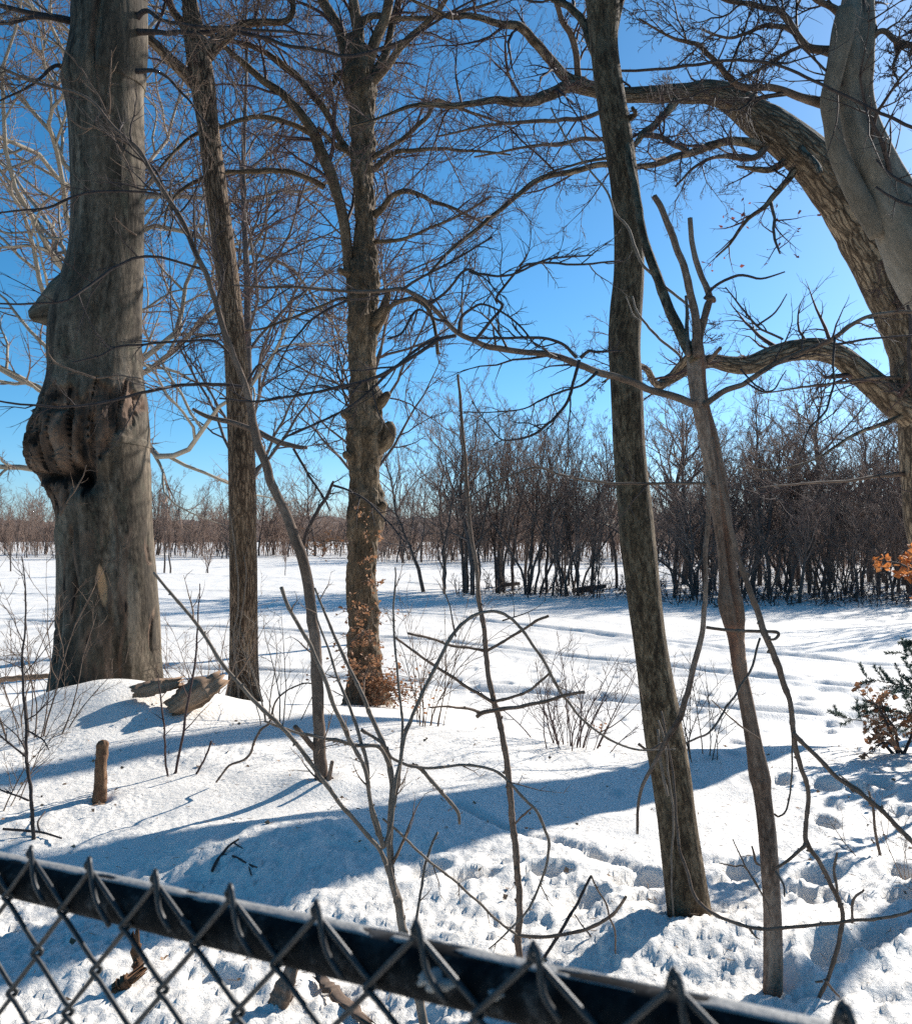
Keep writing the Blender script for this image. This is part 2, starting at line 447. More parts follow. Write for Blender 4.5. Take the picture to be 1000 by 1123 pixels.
def leafmat(name, c1, c2, c3):
    m, nt, bs = newmat(name)
    w = nd(nt, 'ShaderNodeTexWhiteNoise', noise_dimensions='3D')
    nt.links.new(attr(nt, 'bc').outputs['Vector'], w.inputs['Vector'])
    col = ramp(nt, w.outputs['Value'], [(0, c1), (.5, c2), (1, c3)])
    nt.links.new(col, bs.inputs['Base Color']); bs.inputs['Roughness'].default_value = .7
    tr = nd(nt, 'ShaderNodeBsdfTranslucent'); nt.links.new(col, tr.inputs[0])
    mx = nd(nt, 'ShaderNodeMixShader'); mx.inputs[0].default_value = .4
    nt.links.new(bs.outputs[0], mx.inputs[1]); nt.links.new(tr.outputs[0], mx.inputs[2])
    nt.links.new(mx.outputs[0], nt.nodes['Material Output'].inputs[0])
    return m

def snowmat():
    m, nt, bs = newmat('snow')
    v = nd(nt, 'ShaderNodeTexCoord').outputs['Object']
    big = noise(nt, v, .35, 4, .6)
    grit = noise(nt, v, 55, 3, .7)
    col = ramp(nt, big, [(.3, (.83, .765, .675)), (.7, (.895, .83, .735))])
    dm = math_(nt, 'MULTIPLY', ramp(nt, grit, [(.66, (0, 0, 0)), (.74, (1, 1, 1))]), ramp(nt, noise(nt, v, 1.1, 4, .6), [(.42, (0, 0, 0)), (.62, (.7, .7, .7))]))
    col = mixc(nt, dm, col, (.30, .24, .18))
    nt.links.new(col, bs.inputs['Base Color']); bs.inputs['Roughness'].default_value = .55; bs.inputs['Specular IOR Level'].default_value = .3
    h = math_(nt, 'ADD', math_(nt, 'MULTIPLY', noise(nt, v, 16, 8, .72), 1.0), math_(nt, 'MULTIPLY', noise(nt, v, 90, 4, .7), .16))
    vo = nd(nt, 'ShaderNodeTexVoronoi', feature='SMOOTH_F1'); vo.inputs['Scale'].default_value = 34; nt.links.new(v, vo.inputs['Vector'])
    h = math_(nt, 'ADD', h, math_(nt, 'MULTIPLY', math_(nt, 'MULTIPLY', vo.outputs['Distance'], -.55), ramp(nt, noise(nt, v, 1.3, 3, .6), [(.4, (.1, .1, .1)), (.6, (1, 1, 1))])))
    b1 = bump(nt, bs, h, .6, .028)
    return m

M = {}
M['snow'] = snowmat()
M['old_beech'] = bark('old_beech_bark', (0.032, 0.023, 0.014), (0.132, 0.100, 0.067), (0.285, 0.221, 0.155), sc=6, stretch=.16, fine=26, bstr=.6, bdist=.03, stain=.65, tight=.15, lichen=(.105, .095, .062),
                      mask=((.014, .010, .007), (.135, .082, .052), (.30, .20, .135)), mask2=(.42, .25, .13))
M['beech'] = bark('smooth_beech_bark', (0.116, 0.094, 0.067), (0.241, 0.199, 0.148), (0.417, 0.353, 0.275), sc=4, stretch=.35, fine=28, bstr=.4, bdist=.02, stain=.4, tight=.08, lichen=(.15, .15, .11))
M['oak'] = bark('oak_bark', (0.055, 0.037, 0.022), (0.193, 0.137, 0.088), (0.402, 0.302, 0.199), sc=9, stretch=.14, ridge=24, fine=50, bstr=1.0, bdist=.05, tight=.12, stain=.3)
M['ash'] = bark('furrowed_bark', (0.044, 0.026, 0.015), (0.158, 0.102, 0.061), (0.330, 0.222, 0.138), sc=10, stretch=.12, ridge=26, fine=60, bstr=1.0, bdist=.035, tight=.13, stain=.3)
M['knobby'] = bark('knobby_bark', (0.046, 0.031, 0.017), (0.161, 0.113, 0.069), (0.352, 0.257, 0.165), sc=11, stretch=.35, ridge=0, fine=44, bstr=1.0, bdist=.05, tight=.12, stain=.3, lichen=(.04, .028, .018))
M['speckled'] = bark('speckled_bark', (0.041, 0.026, 0.014), (0.121, 0.082, 0.045), (0.274, 0.200, 0.122), sc=34, stretch=.4, ridge=0, fine=90, bstr=1.0, bdist=.02, tight=.17, stain=.35, lichen=(.12, .105, .072))
M['dead'] = bark('dead_tree_bark', (0.080, 0.047, 0.030), (0.240, 0.156, 0.107), (0.463, 0.326, 0.232), sc=20, stretch=.12, fine=70, bstr=.7, bdist=.014, tight=.14, stain=.3,
                 mask=((.045, .018, .011), (.23, .115, .070), (.42, .28, .19)))
M['sap'] = bark('sapling_bark', (0.062, 0.041, 0.029), (0.159, 0.108, 0.076), (0.303, 0.219, 0.161), sc=24, stretch=.2, fine=80, bstr=.4, bdist=.005, tight=.08)
M['twig'] = plain('dark_twig', (.030, .021, .018), (.085, .062, .052), 15, bstr=0)
M['twigred'] = plain('reddish_twig', (.040, .022, .019), (.105, .064, .056), 15, bstr=0)
M['cane'] = plain('tan_cane', (.10, .075, .055), (.24, .19, .145), 18, bstr=.3)
M['pale'] = bark('pale_limb_bark', (.16, .13, .095), (.34, .285, .215), (.50, .44, .35), sc=3, stretch=.4, fine=12, bstr=.3, bdist=.02)
M['far'] = plain('far_bark', (.055, .042, .036), (.135, .105, .088), 6, bstr=0)
M['fartwig'] = plain('far_twig', (.13, .088, .068), (.29, .20, .155), 3, bstr=0)
M['fartan'] = plain('far_tan_twig', (.15, .096, .070), (.32, .215, .16), 3, bstr=0)
M['brush'] = plain('brush_twig', (.025, .018, .016), (.085, .062, .055), 4, bstr=0)
M['dryleaf'] = leafmat('dry_beech_leaf', (.17, .075, .035), (.33, .155, .075), (.42, .25, .145))
M['orange'] = leafmat('orange_leaf', (.42, .12, .03), (.58, .20, .05), (.62, .29, .11))
M['redbud'] = leafmat('red_leaf', (.16, .04, .03), (.26, .07, .05), (.33, .12, .08))
M['needle'] = plain('spruce_needle', (.024, .046, .034), (.075, .125, .088), 9, bstr=0)
M['wood'] = bark('rotten_wood', (.06, .036, .023), (.29, .185, .115), (.50, .36, .25), sc=22, stretch=.10, fine=70, bstr=.8, bdist=.01)
M['stake'] = bark('stake_bark', (.028, .015, .010), (.17, .090, .048), (.40, .24, .13), sc=20, stretch=.6, fine=60, bstr=1.0, bdist=.02, lichen=(.05, .025, .014))
M['hill'] = plain('wooded_hill', (.085, .062, .05), (.17, .125, .10), .25, bstr=0)

def black_metal():
    m, nt, bs = newmat('black_coated_steel')
    v = nd(nt, 'ShaderNodeTexCoord').outputs['Object']
    n1 = noise(nt, v, 60, 6, .7); n2 = noise(nt, v, 14, 4, .6)
    col = ramp(nt, n1, [(.40, (.004, .004, .004)), (.56, (.014, .0135, .013)), (.70, (.075, .070, .065))])
    col = mixc(nt, ramp(nt, n2, [(.6, (0, 0, 0)), (.72, (.35, .35, .35))]), col, (.16, .155, .15))
    nt.links.new(col, bs.inputs['Base Color']); bs.inputs['Roughness'].default_value = .75; bs.inputs['Specular IOR Level'].default_value = .10
    bump(nt, bs, n1, .25, .0015); return m
M['steel'] = black_metal()
M['wire'] = plain('coated_wire', (.008, .008, .008), (.050, .048, .045), 120, rough=.45, spec=.45, bstr=.2, bdist=.001)
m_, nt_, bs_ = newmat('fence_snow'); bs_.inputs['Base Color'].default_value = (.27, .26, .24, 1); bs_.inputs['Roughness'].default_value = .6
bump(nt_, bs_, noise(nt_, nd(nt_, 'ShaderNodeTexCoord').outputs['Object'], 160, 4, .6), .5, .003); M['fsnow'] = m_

# ------------------------------------------------------------------ snow ground, hill
mb = MB(); V, Q = build_ground(); mb.raw(V, Q)
tag(mb.build('snow_ground', M['snow']), kind='structure')

def hill():
    mb = MB(); n, k = 420, 14
    x = np.linspace(-420, 420, n)
    top = 6.0 + 6.5 * fbm(x * .014 + 2, x * 0, octs=4, seed=3) + 3 * sstep(-60, -230, x) + 2.6 * np.abs(fbm(x * .30, x * 0 + 1, octs=4, seed=7))
    yb = 250 + 14 * fbm(x * .01, x * 0 + 5, octs=2, seed=8)
    rows = []
    for j in range(k):
        t = j / (k - 1)
        rows.append(np.stack([x, yb + 60 * t ** 1.5 + 5 * vnoise(x * .3, x * 0 + j, seed=5), -3 + (top + 1.5) * math.sin(t * math.pi / 2) + 1.3 * vnoise(x * .5, x * 0 + j * 3.3, seed=6) * t], 1))
    V = np.concatenate(rows); i = np.arange(k - 1)[:, None] * n + np.arange(n - 1)[None, :]
    mb.raw(V, np.stack([i, i + 1, i + n + 1, i + n], -1))
    tag(mb.build('hills', M['hill']), kind='structure')
hill()

# ------------------------------------------------------------------ old beech on the left
def edges(tab, d, n=8):
    """(py,left,right) outline -> trunk points and radii at depth d"""
    t = np.array(tab, float)
    q = catmull(np.stack([(t[:, 1] + t[:, 2]) / 2, t[:, 0], t[:, 2] - t[:, 1]], 1), n)
    return np.stack([(q[:, 0] - CX) / F * d, np.full(len(q), d), CAMZ - (q[:, 1] - HZ) / F * d], 1), q[:, 2] / 2 / F * d

def depth_at(main, px, py):
    p = main[0]; q = CX + p[:, 0] / p[:, 1] * F; r = HZ - (p[:, 2] - CAMZ) / p[:, 1] * F
    k = int(np.argmin((q - px) ** 2 + (r - py) ** 2)); return float(p[k, 1]), float(main[1][k])

def limbset(name, root, mat, limbs, sides=9, amp=.04, seed=0):
    for i, (p, r) in enumerate(limbs):
        mb = MB(); mb.thick(p, r, sides, amp, seed + i, freq=5); mb.build(name, mat, root)

PLAN_BIG = [dict(m=8, ratio=.55, ang=(30, 65), n=9, wander=.13, up=.08, rr=.36, rmin=.0028, sides=4, t=(.12, 1), lmax=2.4),
            dict(m=8, ratio=.55, ang=(30, 60), n=7, wander=.13, up=.04, rr=.5, rmin=.0020, sides=3, t=(.12, 1), lmax=1.3),
            dict(m=7, ratio=.55, ang=(28, 55), n=5, wander=.12, up=.02, rr=.55, rmin=.0016, sides=3, t=(.15, 1), lmax=.7),
            dict(m=4, ratio=.55, ang=(25, 50), n=4, wander=.10, up=.02, rr=.6, rmin=.0012, sides=3, t=(.2, 1), lmax=.34)]

def old_beech():
    d = 9.3
    tab = [(-260, 70, 150), (-120, 78, 152), (-40, 80, 155), (0, 80, 158), (50, 77, 158), (85, 70, 156), (100, 71, 154), (130, 76, 154), (200, 79, 156), (250, 79, 155), (280, 76, 155), (310, 69, 154),
           (345, 58, 153), (380, 55, 152), (410, 56, 154), (440, 50, 160), (460, 42, 163), (475, 35, 164), (490, 33, 163), (505, 38, 164), (530, 51, 164), (560, 60, 164), (600, 65, 166),
           (640, 67, 170), (680, 66, 173), (720, 63, 174), (750, 58, 177), (790, 50, 182), (840, 40, 190)]
    pts, rad = edges(tab, d, 26)
    rng = np.random.default_rng(5)
    def proj(V): return CX + V[..., 0] / d * F, HZ - (V[..., 2] - CAMZ) / d * F
    def rotm(px, py):
        top = 436 + 22 * fbm(px * .08, py * 0, octs=4, seed=2) + .22 * np.maximum(0, 85 - px)
        bot = np.interp(px, [25, 55, 66, 74, 84, 100, 118, 134, 148, 160, 170], [540, 600, 612, 590, 556, 549, 541, 512, 478, 452, 436]) + 24 * fbm(px * .09, py * .02, octs=4, seed=4)
        return sstep(-4, 4, py - top) * sstep(-4, 4, bot - py)
    def splits(px, py): return np.exp(-(fbm(px * .085 + .3 * np.sin(py * .03), py * .0065, octs=3, seed=31) / .035) ** 2)
    def fissures(px, py):
        z = fbm(px * .050, py * .0075, octs=4, seed=33)
        return np.exp(-((z - .12) / .022) ** 2) * sstep(545, 600, py + 30 * fbm(px * .05, py * .01, seed=35)) * sstep(-.25, .25, fbm(px * .03, py * .012, octs=2, seed=36) + .05)
    def mod(V, D, th, L):
        px, py = proj(V); fr = np.clip(-D[..., 1], 0, 1)
        f = sstep(0, .35, fr)
        g = lambda cx, cy, rx, ry: np.exp(-((px - cx) / rx) ** 2 - ((py - cy) / ry) ** 2)
        o = .035 * np.sin(3 * th[None, :] + .9 + V[..., 2] * .25) * (1 - .5 * g(100, 480, 200, 60)) * (1 - .6 * np.abs(D[..., 0]))
        o = o + f * (.07 * g(86, 482, 34, 36) + .07 * g(140, 470, 18, 44))
        o = o - f * (.34 * g(110, 527, 17, 12) + .17 * g(66, 527, 22, 4.5) + .12 * g(112, 500, 8, 22) + .13 * g(73, 495, 2.2, 26) + .10 * g(57, 485, 1.8, 20) + .14 * g(100, 470, 4, 26) + .12 * g(126, 480, 3, 30) + .08 * g(90, 455, 12, 3) + .07 * g(140, 500, 4, 45))
        o = o - f * (.06 * np.exp(-((px - 121 - 3 * np.sin(py * .05)) / 3.2) ** 2) * (1 - sstep(110, 150, py)))
        o = o - f * (.05 * np.exp(-((px - 102 - 4 * np.sin(py * .06)) / 2.2) ** 2) * sstep(570, 590, py) * (1 - sstep(665, 690, py)))
        o = o - f * (.045 * np.exp(-((px - 83 - 3 * np.sin(py * .04)) / 2.5) ** 2) * sstep(640, 660, py))
        o = o - f * (.05 * np.exp(-((px - 146 - 4 * np.sin(py * .045)) / 3) ** 2) * sstep(650, 680, py))
        o = o - f * .05 * g(140, 580, 5, 22)
        o = o - f * (.05 * g(132, 644, 6.5, 22))
        r = rotm(px, py)
        nz = fbm(px * .10, V[..., 1] * 6, py * .028, octs=4, seed=11)
        nq = fbm(px * .055 + .2 * nz, V[..., 1] * 3, py * .026, octs=3, seed=13) * 5; fl = np.floor(nq); o = o + f * r * .020 * (fl + sstep(.72, .98, nq - fl))
        o = o + f * r * .045 * nz - f * r * .035 * np.abs(fbm(px * .16, V[..., 1] * 3, py * .028, octs=3, seed=12)) - f * r * .025
        o = o - f * (.07 * splits(px, py) * r + .035 * fissures(px, py))
        o = o + .012 * fbm(px * .07, V[..., 1] * 7, py * .02, octs=4, seed=14)
        return o
    def masks(V, D):
        px, py = proj(V); f = sstep(0, .3, -D[..., 1])
        w = sstep(1.1, .75, np.sqrt(((px - 130 - (py - 642) * .12) / 4.2) ** 2 + ((py - 640) / 22) ** 2)) * f
        nz = fbm(px * .08, py * .02, octs=4, seed=19)
        r = np.maximum(rotm(px, py) * sstep(-.1, .2, -D[..., 1] + .15), .75 * sstep(.28, .5, nz) * sstep(560, 600, py) * f * .8)
        r = np.maximum(r, f * .8 * np.exp(-((px - 137) / 4) ** 2 - ((py - 652) / 12) ** 2))
        hole = np.exp(-((px - 110) / 14) ** 2 - ((py - 527) / 9) ** 2) + np.exp(-((px - 66) / 22) ** 2 - ((py - 527) / 4.5) ** 2) + .5 * np.exp(-((px - 112) / 7) ** 2 - ((py - 497) / 20) ** 2) + .25 * np.exp(-((px - 92) / 30) ** 2 - ((py - 442) / 6) ** 2)
        crack = sum(np.exp(-((px - c - a * np.sin(py * w2 + c)) / 1.7) ** 2) * sstep(y0 - 8, y0 + 8, py) * (1 - sstep(y1 - 12, y1 + 8, py)) for c, a, w2, y0, y1 in [(102, 3, .06, 575, 680), (83, 3, .05, 650, 750), (118, 2, .07, 690, 752), (141, 3, .05, 560, 620), (150, 3, .06, 655, 740), (121, 3, .05, -60, 130), (92, 2, .05, 600, 660)])
        rr0 = rotm(px, py); fi = fissures(px, py); r = np.maximum(r, fi * f * .95)
        return r + np.clip(hole + crack + .75 * splits(px, py) * rr0 + .8 * fi, 0, 1) * f, w
    root = thing('beech_tree', 'massive old grey beech with a rotten brown burl and hollow on its trunk', 'tree', (pts[-1][0], d, float(ground(pts[-1][0], d))))
    mb = MB(); mb.thick(pts[::-1], rad[::-1], 280, .012, 3, freq=8, mod=mod, masks=masks)
    tr = mb.build('trunk', M['old_beech'], root)
    mb = MB(); p, r = trace([(112, 332, 96), (92, 333, 88), (74, 335, 66), (60, 338, 46), (48, 342, 30), (40, 344, 20), (34, 346, 13)], d - .0, d - .12, 8)
    mb.thick(p, r, 40, .03, 8); mb.build('branch_stub', M['old_beech'], tr)
    limbs = [trace(t, a, b, 6) for t, a, b in [
        ([(82, 24, 9), (60, 19, 7), (30, 12, 6), (0, 6, 5), (-60, -10, 4), (-140, -40, 2)], 9.3, 8.6),
        ([(85, 26, 7), (50, 19, 5), (20, 22, 4), (0, 25, 3.5), (-70, 30, 2)], 9.2, 8.2),
        ([(78, 80, 9), (65, 72, 5), (55, 75, 4), (40, 90, 3), (20, 100, 2.5), (-40, 130, 1.5)], 9.2, 8.4),
        ([(150, 20, 8), (162, 12, 5), (185, 25, 4), (230, 30, 3.5), (300, 34, 3), (360, 40, 1.5)], 9.2, 8.6),
        ([(150, 35, 8), (175, 36, 6), (210, 36, 5), (250, 33, 5), (280, 40, 4.5), (330, 52, 4), (380, 60, 4), (420, 52, 4), (455, 38, 3), (500, 10, 2.5), (540, -10, 1.5)], 9.2, 8.4),
        ([(150, 78, 6), (175, 80, 4), (195, 95, 3), (215, 120, 2.5), (228, 138, 2)], 9.1, 8.6),
        ([(110, -120, 30), (60, -200, 22), (-60, -320, 14), (-200, -380, 6)], 9.3, 10),
        ([(120, -160, 40), (150, -260, 30), (220, -400, 20), (330, -480, 6)], 9.3, 9)]]
    limbset('limb', root, M['twig'], limbs, 8, .05, 3)
    mb = MB(); twigs(mb, limbs[:6], rng, [dict(PLAN_BIG[0], m=8, lmax=1.4), dict(PLAN_BIG[1], m=7, lmax=.8), dict(PLAN_BIG[2], m=6, lmax=.4)])
    twigs(mb, limbs[6:], rng, [dict(PLAN_BIG[0], m=8), dict(PLAN_BIG[1], m=6), dict(PLAN_BIG[2], m=5)])
    # sprouts from the bark
    sp = [trace(t, d - a, d - a - .2, 5) for t, a in [([(149, 205, 2.5), (140, 180, 2), (130, 160, 2), (120, 140, 1.5)], .5), ([(120, 130, 3), (105, 100, 2), (85, 70, 2), (60, 45, 1.5), (40, 30, 1)], .55),
          ([(120, 125, 2.5), (121, 90, 2), (122, 55, 1.5)], .55), ([(145, 160, 2.5), (120, 148, 2), (104, 140, 2), (90, 140, 1.8), (76, 130, 1.5)], .6), ([(150, 258, 2), (138, 250, 1.6), (125, 238, 1.2)], .5),
          ([(66, 565, 2), (78, 545, 1.6), (90, 525, 1.4), (95, 510, 1)], .6), ([(105, 415, 2.6), (85, 408, 2.4), (62, 398, 2.2), (52, 385, 1.4)], .62), ([(105, 415, 2.6), (130, 412, 2), (155, 415, 1.5)], .6)]]
    for p, r in sp: mb.thick(p, r, 5, .02, 2)
    twigs(mb, sp, rng, [dict(m=4, ratio=.45, n=6, wander=.2, up=.1, rr=.6, rmin=.002, lmax=.4)])
    mb.build('crown', M['sap'], root)
old_beech()

# ------------------------------------------------------------------ furrowed tree behind
def furrowed_tree():
    d = 11.3; rng = np.random.default_rng(8)
    tab = [(-60, 196, 210), (-20, 198, 214), (0, 200, 216), (40, 202, 226), (85, 208, 235), (140, 217, 240), (200, 224, 248), (280, 235, 259), (340, 243, 266), (400, 247, 272), (480, 250, 279), (560, 251, 281), (640, 252, 282), (720, 252, 283), (755, 250, 285), (775, 246, 290), (800, 238, 298), (840, 226, 310)]
    pts, rad = edges(tab, d, 12)
    root = thing('furrowed_tree', 'straight brown tree with furrowed bark standing between the old beech and the knobby trunk', 'tree', onground(267, d))
    mb = MB(); mb.thick(pts[::-1], rad[::-1], 48, .03, 11, freq=10, zs=.15); mb.build('trunk', M['ash'], root)
    limbs = [trace(t, d, b, 6) for t, b in [
        ([(214, 92, 16), (200, 78, 14), (182, 62, 12), (165, 45, 10), (152, 28, 9), (135, 5, 8), (100, -50, 5), (60, -110, 3)], 10.6),
        ([(226, 60, 18), (240, 45, 16), (262, 30, 11), (290, 23, 8), (312, 22, 7), (322, 10, 6), (318, -20, 5), (330, -80, 3)], 11.8),
        ([(212, 45, 14), (200, 25, 10), (188, 8, 8), (180, -30, 6), (160, -120, 3)], 11.6),
        ([(205, 0, 14), (207, -60, 12), (215, -160, 8), (225, -260, 4)], 11.3)]]
    limbset('limb', root, M['ash'], limbs, 10, .05, 21)
    mb = MB(); twigs(mb, limbs, rng, [dict(PLAN_BIG[0], m=11), dict(PLAN_BIG[1], m=8), dict(PLAN_BIG[2], m=7), PLAN_BIG[3]])
    mb.build('crown', M['twigred'], root)
    vine = MB()
    v = [trace(t, d - .35, d - .2, 5) for t in [[(262, 770, 2.5), (257, 700, 2), (262, 660, 2), (258, 600, 2), (252, 560, 1.5)], [(250, 775, 2), (262, 690, 2), (270, 640, 1.5), (268, 610, 1)]]]
    for p, r in v: vine.thick(p, r, 5, .02, 1)
    twigs(vine, v, rng, [dict(m=5, ratio=.3, n=5, rmin=.002, lmax=.35)])
    vine.build('creeper', M['cane'], root)
furrowed_tree()

# ------------------------------------------------------------------ knobby tree
def knobby_tree():
    d = 12.3; rng = np.random.default_rng(15)
    tab = [(40, 378, 400), (70, 377, 409), (100, 378, 412), (130, 382, 411), (180, 385, 410), (230, 388, 411), (280, 386, 413), (300, 380, 414), (350, 380, 415), (400, 383, 413), (440, 384, 417), (480, 381, 421), (520, 383, 418),
           (560, 381, 419), (600, 381, 414), (640, 381, 414), (700, 381, 416), (740, 381, 420), (762, 378, 426), (780, 371, 434), (830, 352, 450)]
    pts, rad = edges(tab, d, 24)
    def mod(V, D, th, L):
        px = CX + V[..., 0] / d * F; py = HZ - (V[..., 2] - CAMZ) / d * F
        o = .05 * fbm(px * .10, V[..., 1] * 6, py * .05, octs=4, seed=3) + .05 * np.abs(fbm(px * .22, V[..., 1] * 11, py * .10, octs=3, seed=23)) - .02
        for cx, cy, rx, ry, a in [(418, 435, 7, 9, .07), (424, 478, 8, 22, .06), (382, 455, 6, 8, .06), (384, 500, 6, 8, .04), (416, 570, 8, 20, .06), (400, 545, 8, 10, .05), (398, 480, 7, 9, .03), (392, 350, 8, 12, .03), (402, 300, 7, 9, .03), (394, 620, 7, 12, .03)]:
            o = o + a * np.exp(-((px - cx) / rx) ** 2 - ((py - cy) / ry) ** 2) * sstep(-.5, .2, -D[..., 1])
        return o
    root = thing('knobby_tree', 'knobbly pale trunk with broken stubs and dry leaf sprouts round its foot', 'tree', onground(401, d))
    mb = MB(); mb.thick(pts[::-1], rad[::-1], 110, .03, 4, freq=8, mod=mod); tr = mb.build('trunk', M['knobby'], root)
    for t in [[(410, 446, 15), (419, 440, 12), (424, 434, 9), (427, 432, 6)], [(413, 492, 18), (424, 484, 16), (428, 472, 14), (426, 464, 10)], [(390, 456, 12), (380, 456, 10), (376, 453, 7)],
              [(392, 502, 10), (381, 500, 8), (379, 496, 6)], [(388, 478, 8), (384, 474, 7), (383, 471, 5)], [(408, 355, 14), (420, 340, 10), (426, 325, 7), (428, 318, 5)], [(384, 300, 12), (376, 298, 8), (372, 296, 6)], [(412, 565, 14), (420, 555, 10), (423, 552, 7)]]:
        p, r = trace(t, d - .05, d - .18, 5); mb = MB(); mb.thick(p, r, 14, .08, 5, freq=9); mb.build('stub', M['knobby'], tr)
    T = [
        ([(390, 320, 12), (382, 290, 12), (378, 250, 12), (372, 222, 12), (362, 190, 13), (350, 165, 13), (344, 148, 12), (330, 125, 10), (310, 102, 9), (288, 88, 8), (268, 70, 7), (252, 56, 6), (230, 35, 4), (200, 10, 3)], 11.8),
        ([(388, 172, 9), (375, 155, 8), (362, 128, 8), (345, 105, 8), (325, 82, 7), (300, 62, 6), (275, 50, 6), (250, 43, 5), (215, 35, 4), (170, 36, 3)], 11.9),
        ([(385, 80, 18), (376, 45, 14), (368, 25, 12), (356, 5, 11), (340, -30, 8), (310, -90, 4)], 12.6),
        ([(392, 70, 16), (392, 30, 13), (387, 0, 11), (384, -60, 9), (390, -160, 5)], 12.2),
        ([(402, 80, 13), (412, 45, 12), (420, 20, 11), (425, -5, 10), (436, -70, 6)], 12.0),
        ([(405, 90, 13), (418, 70, 11), (428, 45, 8), (431, 20, 8), (436, 0, 8), (450, -50, 5)], 12.7),
        ([(408, 90, 12), (425, 72, 8), (440, 50, 8), (460, 32, 7), (480, 15, 6), (492, -5, 5), (520, -50, 3)], 11.6),
        ([(396, 25, 10), (408, 18, 7), (430, 20, 6), (445, 22, 5), (470, 20, 5), (500, 14, 4), (545, 0, 2.5)], 12.9),
        ([(410, 186, 7), (422, 175, 6), (435, 167, 5), (460, 165, 4.5), (500, 164, 3.5), (560, 170, 2)], 11.5),
        ([(410, 236, 9), (420, 228, 7), (430, 217, 6), (442, 211, 6), (458, 213, 5), (475, 221, 4.5), (500, 229, 3.5), (540, 250, 2)], 11.6),
        ([(409, 172, 6), (430, 160, 5), (450, 145, 5), (470, 128, 5), (476, 112, 5), (490, 115, 4.5), (510, 122, 3.5), (550, 135, 2)], 12.6),
        ([(356, 205, 8), (340, 196, 6), (320, 190, 6), (290, 187, 6), (262, 189, 5), (240, 191, 5), (220, 196, 4.5), (200, 208, 4), (185, 228, 3), (180, 250, 2)], 11.2),
        ([(345, 148, 8), (325, 138, 6), (300, 130, 6), (280, 129, 5), (255, 135, 5), (230, 142, 4.5), (205, 155, 4), (180, 180, 3), (158, 205, 2)], 11.0),
        ([(386, 165, 8), (372, 162, 6), (358, 150, 5), (347, 140, 5)], 11.9),
        ([(382, 92, 9), (372, 80, 6), (362, 98, 5), (354, 105, 4), (345, 112, 3)], 12.0),
        ([(410, 370, 7), (420, 350, 6), (426, 340, 6), (436, 332, 5), (450, 328, 5), (466, 336, 4.5), (474, 350, 4), (478, 372, 4), (480, 388, 4)], 11.8),
        ([(385, 330, 5), (370, 328, 3), (330, 345, 3), (290, 360, 2.5), (250, 364, 2), (210, 372, 2)], 11.0),
        ([(412, 265, 5), (440, 262, 4), (470, 250, 3), (500, 238, 3), (540, 215, 2)], 11.2)]
    limbs = [trace(t, d, b, 5) for t, b in T]
    limbset('limb', root, M['knobby'], limbs, 9, .06, 40)
    mb = MB(); twigs(mb, limbs, rng, [dict(PLAN_BIG[0], m=8, lmax=1.9), dict(PLAN_BIG[1], m=7, lmax=1.1), dict(PLAN_BIG[2], m=7, rmin=.0014), dict(PLAN_BIG[3], m=3)])
    mb.build('crown', M['twigred'], root)
    # dry leaf sprouts
    sp = []
    for px, py, n, sx, sz in [(402, 700, 14, 38, 20), (398, 672, 10, 34, 14), (405, 730, 14, 38, 14), (420, 760, 80, 46, 28), (408, 640, 5, 15, 10), (395, 616, 3, 12, 6), (412, 592, 3, 12, 6), (398, 568, 2, 10, 6)]:
        for i in range(n):
            a = P(np.clip(px + rng.normal() * 8, 384, 418), py + rng.normal() * sz * .35, d - .22)
            b = P(px + rng.normal() * sx * .62, py + rng.normal() * sz * .6, d - .3 - rng.random() * .4)
            m = (a + b) / 2 + np.array([0, 0, .06])
            sp.append((catmull([a, m, b], 4), np.full(9, .003)))
    for i in range(9):
        y0 = 598 + rng.uniform(-12, 14)
        p = [P(388, y0 + 6, d - .25), P(370, y0 + 4, d - .5), P(352, y0 + rng.uniform(-6, 6), d - .6), P(332 + rng.uniform(-6, 8), y0 + rng.uniform(-12, 12), d - .7)]
        sp.append((catmull(p, 3), np.full(10, .003)))
    mb = MB(); Pn, R = stackl(sp, 8); mb.batch(Pn, R, 4)
    ms = mb.build('sprout', M['sap'], root)
    tipsP, tipsR = spawn(Pn, R, 4, rng, t=(.3, 1), ratio=.4, n=4, rmin=.0015, lmax=.18)
    pos = tipsP[:, [2, 3]].reshape(-1, 3)
    mb = MB(); leafset(mb, pos + rng.normal(size=pos.shape) * .015, .055, rng, .4); mb.build('dry_leaves', M['dryleaf'], root)
knobby_tree()

